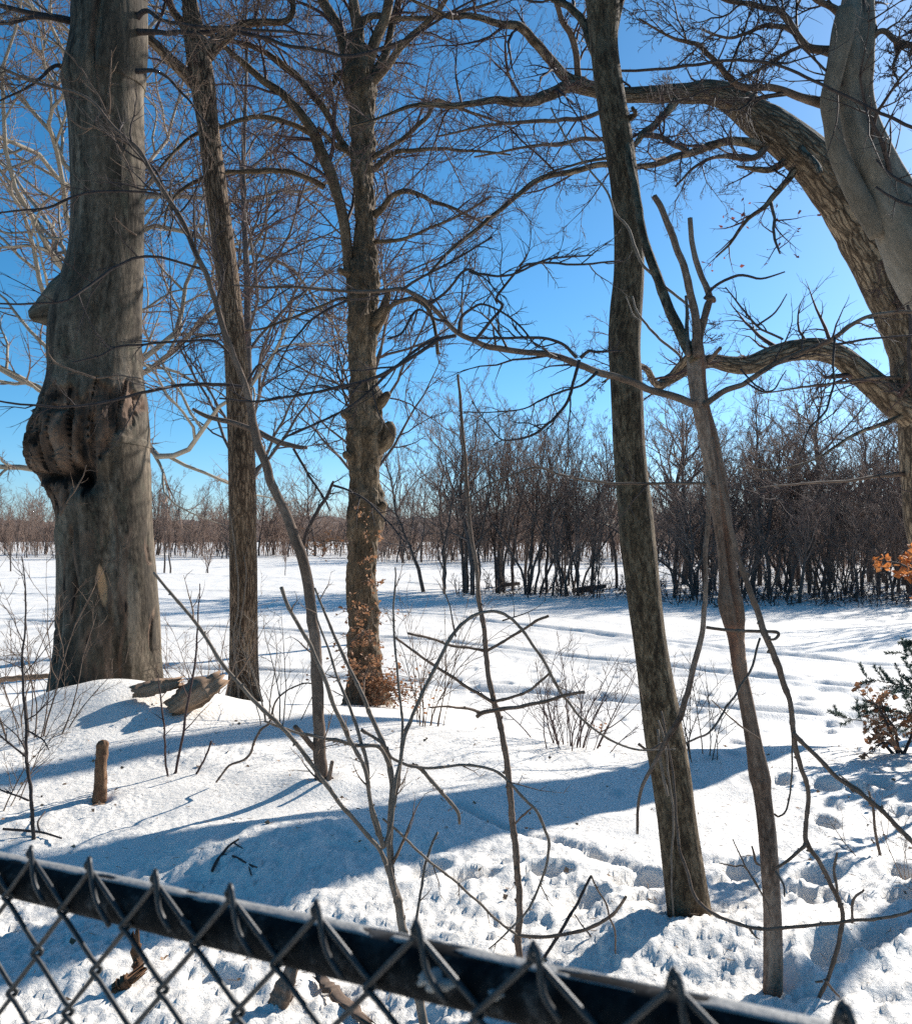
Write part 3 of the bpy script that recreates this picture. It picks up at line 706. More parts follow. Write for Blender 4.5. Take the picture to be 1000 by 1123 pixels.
# ------------------------------------------------------------------ curved sapling
def curved_sapling():
    rng = np.random.default_rng(23); d = 5.95
    root = thing('sapling', 'thin curved brown sapling with a broken crosswise branch leaning over the snow', 'sapling', onground(353, d))
    main = trace([(357, 905, 20), (355, 872, 17), (354, 830, 14), (353, 790, 13), (348, 740, 13), (340, 680, 12), (331, 612, 12), (313, 562, 10.5), (297, 524, 10), (286, 488, 10), (277, 456, 9), (265, 415, 7.5), (256, 390, 7), (247, 365, 7), (236, 332, 6), (225, 298, 6), (214, 275, 6),
                  (200, 240, 5.5), (185, 215, 5.5), (166, 186, 5), (150, 163, 5), (126, 142, 4), (106, 116, 3.5), (80, 101, 3), (45, 92, 3), (0, 74, 2.5), (-60, 50, 1.5)], 5.95, 5.4, 6)
    mb = MB(); mb.thick(*main, 18, .04, 3, freq=8); mb.build('trunk', M['sap'], root)
    L = [([(283, 474, 7), (262, 465, 6), (245, 460, 5.5), (225, 455, 4.5), (211, 448, 3.5)], 5.9), ([(284, 474, 7), (296, 481, 6.5), (312, 488, 6), (325, 491, 5), (337, 491, 4)], 5.8),
         ([(332, 612, 5), (334, 592, 4), (340, 575, 4), (350, 558, 4), (360, 543, 3.5), (365, 531, 3), (366, 528, 2)], 5.7), ([(364, 532, 3), (378, 536, 2.5), (400, 548, 2.5), (425, 572, 2), (445, 595, 1.2)], 5.6),
         ([(322, 492, 3), (335, 515, 3), (345, 530, 2.6), (356, 548, 2.2), (362, 560, 1.6)], 5.8), ([(296, 410, 1), (285, 400, 2.5), (272, 420, 3)], 5.9),
         ([(157, 173, 4), (175, 195, 3), (190, 235, 2.5), (185, 260, 2)], 5.4), ([(185, 216, 4), (170, 212, 3), (130, 209, 3), (95, 211, 3), (60, 225, 3), (30, 230, 2.5), (0, 233, 2), (-40, 240, 1.2)], 5.2),
         ([(237, 334, 3), (245, 300, 2.5), (235, 260, 2), (240, 240, 1.5)], 5.6), ([(223, 295, 4), (210, 292, 3), (180, 282, 3), (155, 281, 3), (130, 291, 3), (105, 308, 3), (75, 329, 2.6), (35, 333, 2.4), (0, 333, 2), (-40, 330, 1)], 5.0),
         ([(270, 425, 4), (240, 421, 4), (200, 423, 3.6), (165, 429, 3.4), (120, 440, 3), (70, 446, 2.6), (30, 444, 2.4), (0, 440, 2), (-50, 430, 1)], 5.2),
         ([(256, 392, 3), (235, 374, 3), (200, 374, 2.6), (160, 377, 2.6), (130, 380, 2.4), (110, 391, 2), (80, 397, 1.5)], 5.4),
         ([(357, 880, 8), (362, 850, 5), (365, 835, 4)], 5.8), ([(350, 825, 7), (335, 810, 6), (322, 797, 5.5)], 5.7), ([(350, 870, 6), (340, 880, 5), (332, 884, 4)], 5.7), ([(360, 850, 4), (372, 862, 4), (376, 872, 3)], 5.75)]
    limbs = [trace(t, 5.93, b, 5) for t, b in L]
    for i, (p, r) in enumerate(limbs):
        mb = MB(); mb.thick(p, r, 8, .05, i); mb.build('branch', M['sap'] if i < 2 or i > 11 else M['twig'], root)
    mb = MB(); twigs(mb, [limbs[i] for i in (2, 3, 4, 6, 7, 8, 9, 10, 11)], rng, [dict(m=9, ratio=.35, ang=(25, 60), n=7, wander=.12, up=.02, rr=.5, rmin=.0013, lmax=.75, sides=4), dict(m=5, ratio=.5, ang=(25, 50), n=5, wander=.1, up=0, rmin=.0010, lmax=.35)])
    twigs(mb, [(main[0][70:], main[1][70:])], rng, [dict(m=22, ratio=.22, ang=(30, 70), n=8, wander=.14, up=.03, rr=.45, rmin=.0013, lmax=.9, sides=4), dict(m=6, ratio=.5, ang=(25, 50), n=5, wander=.1, rmin=.001, lmax=.35)])
    mb.build('crown', M['twig'], root)
curved_sapling()

# ------------------------------------------------------------------ leaning tree, right of centre
def leaning_tree():
    d = 3.95; rng = np.random.default_rng(31)
    tab = [(-120, 630, 668), (-60, 635, 672), (0, 642, 679), (50, 647, 677), (100, 653, 684), (150, 661, 693), (200, 669, 700), (250, 673, 705), (300, 673, 706), (340, 669, 704), (380, 667, 702), (420, 669, 704), (500, 673, 708), (560, 678, 715),
           (600, 681, 719), (700, 694, 730), (800, 706, 748), (850, 714, 757), (900, 721, 763), (960, 727, 773), (1000, 731, 780), (1008, 731, 782), (1024, 727, 792), (1040, 718, 808), (1075, 690, 830)]
    pts, rad = edges(tab, d, 12)
    root = thing('leaning_tree', 'dark speckled trunk leaning left just behind the fence right of centre', 'tree', onground(758, d))
    mb = MB(); mb.thick(pts[::-1], rad[::-1], 56, .022, 6, freq=9, zs=.2); mb.build('trunk', M['speckled'], root)
    L = [([(655, 60, 14), (645, 38, 11), (636, 20, 9), (622, 6, 8), (605, -3, 7), (570, -25, 4)], 4.4), ([(672, 40, 8), (688, -10, 7), (720, -60, 4)], 4.2), ([(690, 130, 7), (697, 125, 5), (694, 118, 4)], 3.85)]
    limbs = [trace(t, d, b, 5) for t, b in L]
    limbset('limb', root, M['speckled'], limbs, 10, .05, 60)
    mb = MB(); twigs(mb, limbs[:2], rng, [dict(m=8, ratio=.7, ang=(30, 60), n=8, wander=.15, up=.05, rr=.45, rmin=.0014, lmax=1.0, sides=4), dict(m=5, ratio=.5, n=5, rmin=.001, lmax=.4)])
    mb.build('crown', M['twig'], root)
    vine = MB()
    for t, dd in [([(738, 1005, 2), (736, 950, 2.2), (738, 900, 2.4), (733, 850, 2.4), (728, 810, 2.6), (722, 790, 2.4)], 3.78), ([(721, 800, 3), (724, 830, 3), (728, 855, 3.5), (733, 873, 3)], 3.76), ([(604, 118, 2), (620, 150, 2), (645, 185, 2.2), (665, 210, 2.4), (676, 235, 2.6), (688, 250, 3), (695, 270, 3.2), (705, 290, 3.4), (725, 312, 3.4), (748, 330, 3), (765, 345, 2)], 3.7),
                  ([(693, 325, 2), (700, 345, 2.6), (720, 368, 3), (745, 390, 3)], 3.6), ([(686, 325, 1.2), (694, 345, 1.6), (702, 352, 1.4)], 3.75)]:
        p, r = trace(t, dd, dd, 6); vine.thick(p, r, 6, .05, 2)
    vine.build('creeper', M['cane'], root)
leaning_tree()

# ------------------------------------------------------------------ broken tree with the hanging branch
def broken_tree():
    d = 3.35; rng = np.random.default_rng(37)
    tab = [(372, 758, 769), (385, 755, 771), (400, 753, 773), (440, 758, 777), (480, 766, 786), (520, 773, 793), (560, 780, 800), (600, 786, 803), (640, 788, 808), (660, 787, 813), (680, 792, 815), (700, 798, 816), (740, 804, 820), (780, 812, 828), (820, 818, 836),
           (850, 821, 843), (865, 825, 844), (900, 830, 849), (950, 834, 853), (1000, 837, 856), (1050, 837, 858), (1105, 836, 858), (1150, 834, 862)]
    pts, rad = edges(tab, d, 14)
    def pj(V): return CX + V[..., 0] / d * F, HZ - (V[..., 2] - CAMZ) / d * F
    def mod(V, D, th, L):
        px, py = pj(V); f = sstep(0, .4, -D[..., 1])
        cx = np.interp(py, [380, 500, 640, 700, 760], [766, 784, 800, 811, 814])
        o = -.016 * f * np.exp(-((px - cx) / 3.0) ** 2) * sstep(385, 420, py) * (1 - sstep(700, 760, py))
        o = o + .006 * f * np.exp(-((px - cx - 6) / 3) ** 2) * (1 - sstep(690, 720, py))
        o = o - .010 * f * sstep(675, 690, py) * (1 - sstep(735, 760, py)) * sstep(-.3, .3, fbm(px * .12, py * .05, octs=3, seed=2))
        return o + .004 * np.exp(-((py - 858) / 7) ** 2) * f
    def masks(V, D):
        px, py = pj(V)
        m = sstep(672, 690, py + 14 * fbm(px * .2, py * .03, octs=3, seed=5)) * (1 - sstep(725, 755, py + 18 * fbm(px * .25, py * .02, octs=3, seed=6)))
        cx = np.interp(py, [380, 500, 640, 700, 760], [766, 784, 800, 811, 814])
        m = np.maximum(m, .8 * np.exp(-((px - cx) / 2.6) ** 2) * (1 - sstep(690, 720, py)))
        return m * sstep(-.2, .3, -D[..., 1]), None
    root = thing('broken_tree', 'thin split dead tree with peeled reddish bark and two snapped tops', 'tree', onground(847, d))
    mb = MB(); mb.thick(pts[::-1], rad[::-1], 40, .03, 9, freq=9, zs=.2, mod=mod, masks=masks); mb.build('trunk', M['dead'], root)
    L = {'snapped_top': [([(764, 392, 10), (763, 360, 10), (760, 335, 9), (752, 308, 8.5), (744, 282, 8), (734, 252, 7.5), (724, 228, 7), (716, 214, 6.5)], 3.3), ([(765, 388, 9), (768, 360, 8), (774, 338, 8), (778, 328, 7.5), (774, 315, 7), (767, 295, 6.5), (761, 268, 6), (757, 240, 5.5)], 3.35),
                         ([(755, 390, 5), (753, 345, 4), (751, 325, 3)], 3.5), ([(776, 328, 5), (781, 327, 6), (783, 330, 5)], 3.35)],
         'limb': [([(762, 395, 13), (752, 380, 12.5), (744, 364, 12), (733, 340, 11.5), (724, 316, 11), (715, 292, 10.5), (707, 262, 10), (701, 230, 9.5), (693, 190, 9), (683, 140, 8), (672, 80, 7), (662, 10, 6)], 4.25),
                  ([(760, 443, 9), (745, 437, 8.5), (720, 428, 8), (690, 419, 8), (660, 410, 7.5), (640, 402, 7.5), (610, 391, 7), (580, 387, 6.5), (545, 381, 6.5), (520, 374, 6), (500, 364, 6), (486, 350, 5.5), (470, 334, 5.5), (455, 324, 5), (440, 318, 4.5), (420, 319, 4), (385, 320, 3.6), (350, 317, 3.2), (320, 314, 3), (290, 315, 2.6), (255, 313, 2)], 2.9),
                  ([(772, 444, 7), (782, 437, 6.5), (796, 428, 6.5), (812, 422, 6), (826, 412, 6), (845, 401, 5.5), (870, 388, 5.5), (895, 378, 5), (915, 370, 5), (935, 356, 4.5), (955, 347, 4), (980, 343, 4), (1010, 342, 3.5), (1060, 335, 2)], 3.0),
                  ([(777, 396, 5), (783, 388, 4.5), (789, 381, 4)], 3.2), ([(757, 443, 5), (778, 530, 2)], 3.4)],
         'hanging_branch': [([(774, 522, 4), (777, 545, 5.5), (775, 600, 5.5), (775, 655, 5), (774, 665, 5.5), (770, 692, 6), (763, 720, 6.5), (756, 748, 6.5), (746, 782, 7), (738, 796, 6.5), (722, 830, 5), (706, 858, 4), (699, 885, 3.4), (698, 915, 3)], 3.2)],
         'branch': [([(774, 688, 3.5), (790, 690, 3.5), (820, 692, 3.5), (845, 692, 3.5), (853, 695, 3.5), (850, 700, 3), (843, 701, 2.5)], 3.2), ([(868, 800, 2), (868, 850, 2), (863, 885, 2.2), (855, 895, 2.2), (849, 893, 2.5)], 3.2),
                    ([(833, 700, 2.5), (822, 735, 2.6), (800, 770, 2.5), (780, 800, 2.5), (752, 815, 2.2)], 3.0), ([(832, 810, 2), (810, 795, 2), (780, 768, 1.2)], 3.1), ([(845, 1005, 1.6), (838, 985, 1.6), (820, 955, 1.8), (803, 920, 1.2)], 3.2),
                    ([(835, 980, 1.8), (818, 952, 1.8), (805, 950, 1.8), (788, 947, 1.2)], 3.25), ([(835, 950, 1.8), (828, 945, 3), (824, 928, 1.8)], 3.25), ([(850, 955, 3), (858, 970, 2.4), (860, 983, 1.8)], 3.2),
                    ([(775, 532, 3), (765, 530, 3), (700, 530, 3), (660, 529, 2.8), (620, 522, 2.6), (590, 513, 2.4), (565, 520, 2.2), (540, 530, 2), (515, 545, 1.6), (480, 565, 1)], 3.0)]}
    lim = {}
    k = 0
    for nm, lst in L.items():
        for t, b in lst:
            p, r = trace(t, d - (.03 if nm == 'limb' else .04), b, 6); lim.setdefault(nm, []).append((p, r))
            if nm == 'limb' and t[-1] == (778, 530, 2): continue
            mb = MB(); mb.thick(p, r, 10, .06, k, freq=7); k += 1
            o = mb.build(nm, M['dead'] if nm in ('snapped_top', 'hanging_branch') else (M['speckled'] if (nm, len(lim[nm])) == ('limb', 1) else M['sap']), root)
    sub = [([(637, 392, 5), (645, 385, 3.6), (655, 386, 3), (680, 385, 2)], 3.0), ([(635, 395, 4), (630, 415, 3.6), (622, 440, 3.4), (608, 458, 3.2), (590, 473, 3), (575, 480, 2.6), (550, 482, 2), (535, 465, 1.6), (517, 440, 1.2)], 2.9),
           ([(632, 392, 4), (615, 377, 3.4), (590, 370, 3.4), (550, 371, 3), (515, 370, 2.4)], 3.0), ([(655, 408, 4), (640, 420, 3), (615, 430, 2.8), (595, 437, 2.4), (575, 448, 1.8), (545, 452, 1.6), (505, 452, 1.2)], 3.05),
           ([(520, 374, 4), (540, 350, 3.4), (552, 335, 3.2), (545, 325, 3), (565, 300, 2.6), (590, 288, 2.6), (630, 290, 2.4), (680, 286, 2)], 2.8), ([(503, 366, 4), (505, 350, 3.4), (515, 340, 3), (530, 334, 2.6), (560, 350, 2.4), (590, 380, 2)], 2.8),
           ([(470, 334, 4), (490, 320, 3), (510, 296, 3), (525, 300, 3), (560, 302, 2.6), (600, 285, 2.4), (650, 280, 1.6)], 2.7), ([(440, 318, 3.6), (470, 300, 3), (490, 290, 2.6), (540, 260, 2.2)], 2.8),
           ([(490, 352, 4), (478, 350, 3), (460, 340, 2.6), (450, 348, 3), (440, 366, 2.6), (425, 372, 2.2)], 2.85), ([(500, 368, 4), (480, 372, 4), (460, 385, 4), (435, 402, 4), (410, 415, 3.6), (370, 425, 3.4), (330, 433, 3), (285, 440, 2.6), (240, 436, 2)], 2.7),
           ([(482, 370, 3.5), (455, 385, 3), (420, 415, 3), (385, 445, 2.8), (340, 468, 2.4), (310, 480, 2)], 2.75), ([(380, 330, 3), (350, 345, 2.6), (320, 375, 2.2), (300, 410, 1.6)], 2.8),
           ([(915, 370, 3), (913, 400, 2.6), (914, 420, 2.6), (905, 450, 2.4), (888, 468, 2.2), (880, 490, 1.8), (875, 500, 1.2)], 2.9), ([(858, 372, 3), (830, 357, 2.6), (815, 340, 2.2), (795, 315, 1.4)], 3.0), ([(830, 357, 2.4), (850, 342, 2), (863, 322, 1.2)], 3.0),
           ([(816, 418, 2), (832, 428, 2.2), (848, 428, 2), (856, 415, 1.6), (862, 406, 1.2)], 3.0), ([(812, 405, 2), (825, 420, 2), (838, 428, 2)], 3.05), ([(915, 378, 3), (950, 372, 2.6), (1000, 368, 2), (1050, 366, 1)], 2.8), ([(772, 328, 4), (785, 312, 3.4), (810, 302, 3.2), (835, 305, 2.6), (860, 298, 1.6)], 3.2),
           ([(792, 533, 1), (780, 531, 2)], 3.3)]
    subs = [trace(t, (b + .12), b, 5) for t, b in sub]
    for i, (p, r) in enumerate(subs):
        mb = MB(); mb.thick(p, r, 6, .05, i); mb.build('branch', M['twig'], root)
    mb = MB()
    twigs(mb, subs[:14], rng, [dict(m=9, ratio=.42, ang=(25, 60), n=8, wander=.15, up=.0, rr=.6, rmin=.0008, lmax=.34, sides=3, flat=.3), dict(m=5, ratio=.5, ang=(25, 50), n=5, wander=.14, up=0, rmin=.0006, lmax=.16)])
    twigs(mb, [lim['limb'][1], lim['limb'][2], lim['branch'][8]], rng, [dict(m=14, ratio=.3, ang=(30, 70), n=8, wander=.16, up=.0, rr=.45, rmin=.0008, lmax=.42), dict(m=6, ratio=.5, n=6, wander=.14, up=0, rmin=.0006, lmax=.2)])
    mb.build('crown', M['twig'], root)
broken_tree()

# ------------------------------------------------------------------ right-hand oak with arching limbs
def oak():
    d = 11.0; rng = np.random.default_rng(41)
    root = thing('oak_tree', 'ridged oak at the right edge with limbs arching across the sky', 'tree', onground(1058, d))
    main = trace([(1066, 900, 90), (1058, 840, 80), (1048, 740, 72), (1038, 650, 66), (1028, 570, 64), (1022, 480, 68), (1016, 420, 68), (1000, 360, 66), (978, 308, 66), (952, 258, 62), (925, 218, 57), (898, 186, 51), (868, 158, 46), (835, 134, 40), (805, 113, 31), (786, 104, 27), (768, 101, 24), (740, 104, 20), (700, 104, 17), (665, 100, 16), (632, 94, 17)], d, 9.4, 12)
    mb = MB(); mb.thick(*main, 64, .03, 2, freq=12, zs=.12); mb.build('trunk', M['oak'], root)
    L = [([(1018, 470, 44), (1000, 452, 36), (975, 433, 32), (945, 406, 28), (918, 389, 25), (885, 382, 24), (855, 388, 23), (825, 399, 21), (800, 401, 18), (778, 397, 15), (760, 402, 13), (742, 412, 12), (728, 420, 11), (722, 426, 9)], 9.4),
         ([(727, 421, 9), (718, 420, 8), (710, 405, 7), (701, 400, 5), (685, 405, 4), (660, 420, 2)], 9.0), ([(735, 415, 10), (745, 402, 8), (752, 395, 8), (765, 380, 4), (775, 350, 2)], 9.6),
         ([(636, 94, 16), (622, 95, 14), (605, 103, 13), (585, 110, 12), (560, 111, 10), (540, 109, 8), (515, 114, 7), (495, 118, 6), (460, 116, 5), (420, 128, 3), (380, 140, 2)], 8.6),
         ([(640, 92, 15), (622, 86, 12), (608, 70, 11), (592, 50, 10.5), (580, 38, 10), (566, 29, 9.5), (548, 27, 8), (530, 21, 7), (512, 16, 6.5), (495, 19, 6), (470, 8, 4), (430, -10, 2)], 9.0),
         ([(634, 90, 8), (633, 75, 7), (631, 58, 7), (624, 38, 7), (614, 22, 6), (610, 5, 6), (604, -20, 5)], 9.6),
         ([(838, 162, 12), (815, 155, 10), (790, 157, 9), (765, 166, 9), (745, 172, 8), (720, 180, 7), (690, 182, 6.5), (660, 180, 6.5), (635, 187, 6.5), (605, 193, 6), (585, 201, 6), (565, 215, 5.5), (545, 232, 5), (528, 246, 4.5), (500, 270, 4), (470, 300, 2.5)], 8.6),
         ([(742, 108, 11), (732, 122, 9), (720, 136, 8.5), (705, 148, 8), (698, 155, 6), (680, 170, 4), (640, 178, 3), (600, 190, 2)], 9.2), ([(706, 148, 6), (725, 150, 6), (742, 160, 6), (755, 168, 6)], 9.4),
         ([(660, 122, 5), (640, 130, 5), (610, 132, 4.5), (570, 134, 4), (530, 138, 3), (480, 150, 2)], 9.2), ([(665, 152, 5), (640, 153, 4.5), (610, 158, 4), (570, 162, 3), (520, 172, 2)], 9.3),
         ([(876, 176, 9), (866, 193, 8), (855, 207, 7), (843, 222, 6), (832, 232, 5), (815, 246, 4), (800, 268, 3), (785, 282, 2)], 9.8), ([(845, 222, 4), (848, 240, 3.4), (849, 262, 3), (856, 278, 2)], 9.6),
         ([(880, 165, 9), (876, 160, 9), (883, 172, 8), (893, 180, 7), (898, 190, 6)], 9.4), ([(842, 160, 8), (828, 172, 7), (805, 172, 6), (780, 174, 4), (760, 185, 3), (740, 205, 2)], 9.6), ([(862, 176, 9), (846, 186, 7), (830, 186, 6), (820, 184, 4), (808, 182, 3)], 9.8),
         ([(1005, 352, 12), (985, 345, 5), (975, 330, 3), (960, 310, 2)], 9.6),
         ([(1005, 455, 8), (985, 458, 6), (965, 465, 5), (940, 475, 4), (915, 490, 3), (890, 505, 2.4), (850, 515, 2), (810, 512, 1.2)], 8.6), ([(990, 520, 6), (960, 522, 4), (930, 527, 3), (880, 530, 2.4), (830, 535, 1.4)], 8.8), ([(1000, 415, 5), (960, 415, 4), (920, 420, 3), (880, 425, 2.4), (830, 432, 1.2)], 8.8)]
    limbs = []
    for i, (t, b) in enumerate(L):
        src = min(([main] + limbs[:1] if i in (1, 2) else [main] + limbs[3:4] if i in (5,) else [main] + limbs[7:8] if i == 8 else [main] + limbs[11:12] if i == 12 else [main]), key=lambda mn: min((CX + q[0] / q[1] * F - t[0][0]) ** 2 + (HZ - (q[2] - CAMZ) / q[1] * F - t[0][1]) ** 2 for q in mn[0]))
        dd, rr_ = depth_at(src, t[0][0], t[0][1]); limbs.append(trace(t, dd, b - 10.2 + dd if i else b, 6))
    for i, (p, r) in enumerate(limbs):
        mb = MB(); mb.thick(p, r, 20 if i == 0 else 10, .05, i, freq=10, zs=.2); mb.build('limb', M['oak'] if r[0] > .04 else M['sap'], root)
    mb = MB(); twigs(mb, limbs[17:], rng, [dict(PLAN_BIG[0], m=5, lmax=.9), dict(PLAN_BIG[1], m=5, lmax=.5), dict(PLAN_BIG[2], m=4)])
    twigs(mb, limbs[1:11] + limbs[14:17], rng, [dict(PLAN_BIG[0], m=8, lmax=1.7, wander=.15), dict(PLAN_BIG[1], m=7, lmax=.9, wander=.16), dict(PLAN_BIG[2], m=6, wander=.15, rmin=.0013), dict(PLAN_BIG[3], m=3)])
    twigs(mb, [(main[0][150:], main[1][150:]), limbs[0]], rng, [dict(PLAN_BIG[0], m=12, lmax=1.6, ratio=.3, wander=.2), dict(PLAN_BIG[1], m=5, lmax=.8), dict(PLAN_BIG[2], m=3)])
    mb.build('crown', M['twigred'], root)
    mb = MB(); Pn, R = stackl([limbs[11], limbs[12]], 10)
    a, b = spawn(Pn, R, 9, rng, t=(.25, 1), ratio=.5, ang=(30, 70), n=6, rmin=.0018, lmax=.42, wander=.12); mb.batch(a, b, 3)
    e, f = spawn(a, b, 3, rng, ratio=.6, n=4, rmin=.0015, lmax=.2); mb.batch(e, f, 3); mb.build('leafy_twigs', M['twigred'], root)
    mb = MB(); sel = e[rng.random(len(e)) < .6][:, -1]; leafset(mb, sel, .05, rng); mb.build('leaves', M['redbud'], root)
oak()

def right_beech():
    d = 4.6; rng = np.random.default_rng(43)
    root = thing('beech_tree', 'smooth grey beech curving in from the right in front of the oak', 'tree', onground(1400, 5.0))
    main = trace([(1430, 880, 150), (1400, 790, 120), (1340, 680, 104), (1260, 570, 98), (1160, 450, 95), (1080, 366, 92), (1040, 318, 86), (1008, 272, 76), (985, 238, 62), (966, 204, 52), (948, 168, 46), (938, 140, 43), (933, 110, 43), (931, 80, 45), (934, 50, 42), (938, 20, 37), (941, -5, 34), (950, -60, 30), (970, -160, 22), (990, -260, 12)], 5.0, 4.4, 12)
    def mod(V, D, th, L): return .012 * np.sin(3 * th[None, :] + 1.2) + .012 * fbm(V[..., 0] * 2, V[..., 1] * 2, V[..., 2] * 1.2, octs=3, seed=6)
    mb = MB(); mb.thick(*main, 56, .02, 5, freq=5, mod=mod); tr = mb.build('trunk', M['beech'], root)
    L = [([(965, 255, 26), (945, 222, 24), (928, 190, 22), (915, 160, 19), (908, 130, 18), (905, 105, 18), (911, 70, 20), (920, 35, 24), (928, 5, 20)], 8.1),
         ([(905, 112, 16), (895, 112, 11), (882, 109, 9), (865, 102, 8), (848, 98, 7.5), (825, 98, 7), (808, 94, 7), (795, 84, 6.5), (785, 72, 6), (775, 62, 5.5), (765, 50, 5), (752, 45, 4.5), (735, 40, 3), (700, 20, 2)], 7.8),
         ([(915, 57, 14), (902, 55, 9.5), (888, 53, 9), (880, 47, 8.5), (872, 37, 7.5), (862, 22, 7), (852, 12, 6.5), (835, 8, 6), (815, 3, 5.5), (795, 0, 5), (760, -15, 3), (700, -40, 2)], 8.0),
         ([(876, 40, 6), (860, 30, 5.5), (842, 26, 5), (830, 30, 4.5), (815, 38, 4), (795, 42, 3), (770, 32, 2)], 7.9),
         ([(925, 18, 12), (912, 8, 7.5), (900, 2, 7), (888, -8, 6), (850, -50, 4)], 8.0), ([(945, 52, 10), (954, 44, 7), (963, 35, 6.5), (972, 35, 6), (982, 44, 6), (995, 49, 6), (1020, 55, 4), (1060, 60, 2)], 8.0),
         ([(981, 44, 5), (983, 60, 3.6), (980, 75, 3), (985, 90, 2)], 7.9), ([(880, 50, 4), (862, 58, 4), (845, 68, 3.6), (825, 80, 3), (800, 92, 2)], 8.1)]
    limbs = [trace(t, depth_at(main, t[0][0], t[0][1])[0], b * .54, 6) for t, b in L]
    for i, (p, r) in enumerate(limbs):
        mb = MB(); mb.thick(p, r, 28 if i == 0 else 10, .03, i, freq=6); mb.build('limb', M['beech'] if i == 0 else M['sap'], root)
    mb = MB(); twigs(mb, limbs[1:], rng, [dict(PLAN_BIG[0], m=10, lmax=.8, wander=.15, rmin=.002), dict(PLAN_BIG[1], m=8, lmax=.5, wander=.15, rmin=.0013), dict(PLAN_BIG[2], m=6, lmax=.28, rmin=.001), dict(PLAN_BIG[3], lmax=.15, rmin=.0008)])
    twigs(mb, [(main[0][60:], main[1][60:])], rng, [dict(PLAN_BIG[0], m=12, ratio=.3, rr=.1, lmax=.9, rmin=.002), dict(PLAN_BIG[1], m=7, lmax=.5, rmin=.0013), dict(PLAN_BIG[2], m=5, lmax=.28, rmin=.001)])
    sp = [trace(t, 4.2, 4.05, 5) for t in [[(1010, 480, 4), (996, 400, 4), (998, 350, 4), (995, 335, 3)], [(960, 205, 2.5), (975, 215, 3), (1000, 225, 4), (1060, 240, 5)], [(620, 75, 1.5), (680, 78, 3), (720, 76, 3.4), (760, 72, 3.6), (800, 66, 3.6), (850, 72, 3.6), (890, 88, 3.8), (940, 112, 4), (980, 130, 4.2), (1005, 144, 4.5), (1080, 180, 6)],
          [(960, 175, 2), (975, 190, 3), (1000, 205, 3.4), (1050, 220, 4)]]]
    for p, r in sp: mb.thick(p, r, 6, .04, 3)
    twigs(mb, sp[1:], rng, [dict(m=7, ratio=.3, n=7, wander=.15, up=.05, rmin=.0011, lmax=.5), dict(m=4, ratio=.5, n=5, rmin=.0009, lmax=.22)])
    mb.build('crown', M['twig'], root)
right_beech()

# ------------------------------------------------------------------ pale tree behind the old beech: crown of lit limbs
def grow_tree(rng, H, spread, nl, levels, trunk_r, lean=0., crook=.1, up=.35, ang=(35, 65), rmin=.008, start=.3):
    n = 14; t = np.linspace(0, 1, n)
    w = np.cumsum(rng.normal(size=(n, 2)) * crook * H / n, axis=0); w -= w[0]
    tr = np.stack([w[:, 0] + lean * H * t ** 1.3, w[:, 1], H * .92 * t], 1)
    R = trunk_r * (1 - t) ** .8 + rmin
    return tr, R

def pale_tree():
    rng = np.random.default_rng(51)
    loc = onground(112, 30); H = 30
    root = thing('plane_tree', 'tall pale tree whose sunlit tan limbs show behind the old beech', 'tree', loc)
    pts, rad = grow_tree(rng, H, 12, 0, 0, .30, .0, .05); pts = pts + loc; pts[0, 2] -= .5
    q = catmull(np.concatenate([pts, rad[:, None]], 1), 4)
    mb = MB(); mb.thick(q[:, :3], q[:, 3], 20, .03, 2); mb.build('trunk', M['pale'], root)
    a, b = spawn(np.stack([pts]), np.stack([rad]), 44, rng, t=(.18, .98), ang=(40, 80), ratio=.52, n=13, wander=.24, up=.18, rr=.42, rmin=.02, lmin=4)
    mb = MB(); mb.batch(a, b, 7)
    a2, b2 = spawn(a, b, 8, rng, t=(.15, 1), ang=(35, 70), ratio=.45, n=9, wander=.22, up=.08, rr=.6, rmin=.010); mb.batch(a2, b2, 4)
    mb.build('limbs', M['pale'], root)
    mb = MB(); a3, b3 = spawn(a2, b2, 8, rng, t=(.15, 1), ang=(30, 65), ratio=.5, n=6, wander=.17, up=.05, rr=.6, rmin=.006); mb.batch(a3, b3, 3)
    a4, b4 = spawn(a3, b3, 6, rng, ang=(30, 60), ratio=.55, n=4, wander=.15, up=.03, rr=.6, rmin=.004); mb.batch(a4, b4, 3)
    mb.build('crown', M['fartan'], root)
pale_tree()

def backdrop_tree(px, d, H, label, seed, tr):
    rng = np.random.default_rng(seed); loc = onground(px, d)
    root = thing('bare_tree', label, 'tree', loc)
    pts, rad = grow_tree(rng, H, 12, 0, 0, tr, .0, .03); pts = pts + loc; pts[0, 2] -= .5
    q = catmull(np.concatenate([pts, rad[:, None]], 1), 4)
    mb = MB(); mb.thick(q[:, :3], q[:, 3], 14, .03, 2); mb.build('trunk', M['far'], root)
    a, b = spawn(np.stack([pts]), np.stack([rad]), 40, rng, t=(.25, .98), ang=(35, 75), ratio=.42, n=12, wander=.15, up=.2, rr=.35, rmin=.014, lmin=3)
    mb = MB(); mb.batch(a, b, 5); mb.build('limbs', M['far'], root)
    mb = MB()
    for m, kw in ((8, dict(ratio=.45, n=8, rmin=.008)), (7, dict(ratio=.5, n=6, rmin=.005)), (6, dict(ratio=.55, n=4, rmin=.0036))):
        a, b = spawn(a, b, m, rng, t=(.15, 1), ang=(30, 62), wander=.14, up=.06, rr=.6, **kw); mb.batch(a, b, 3)
    mb.build('crown', M['twigred'], root)
backdrop_tree(402, 33, 23, 'slender bare tree behind the knobby trunk with fine reddish twigs', 53, .2)
backdrop_tree(266, 26, 22, 'slender bare tree hidden behind the furrowed trunk with fine reddish twigs', 54, .16)

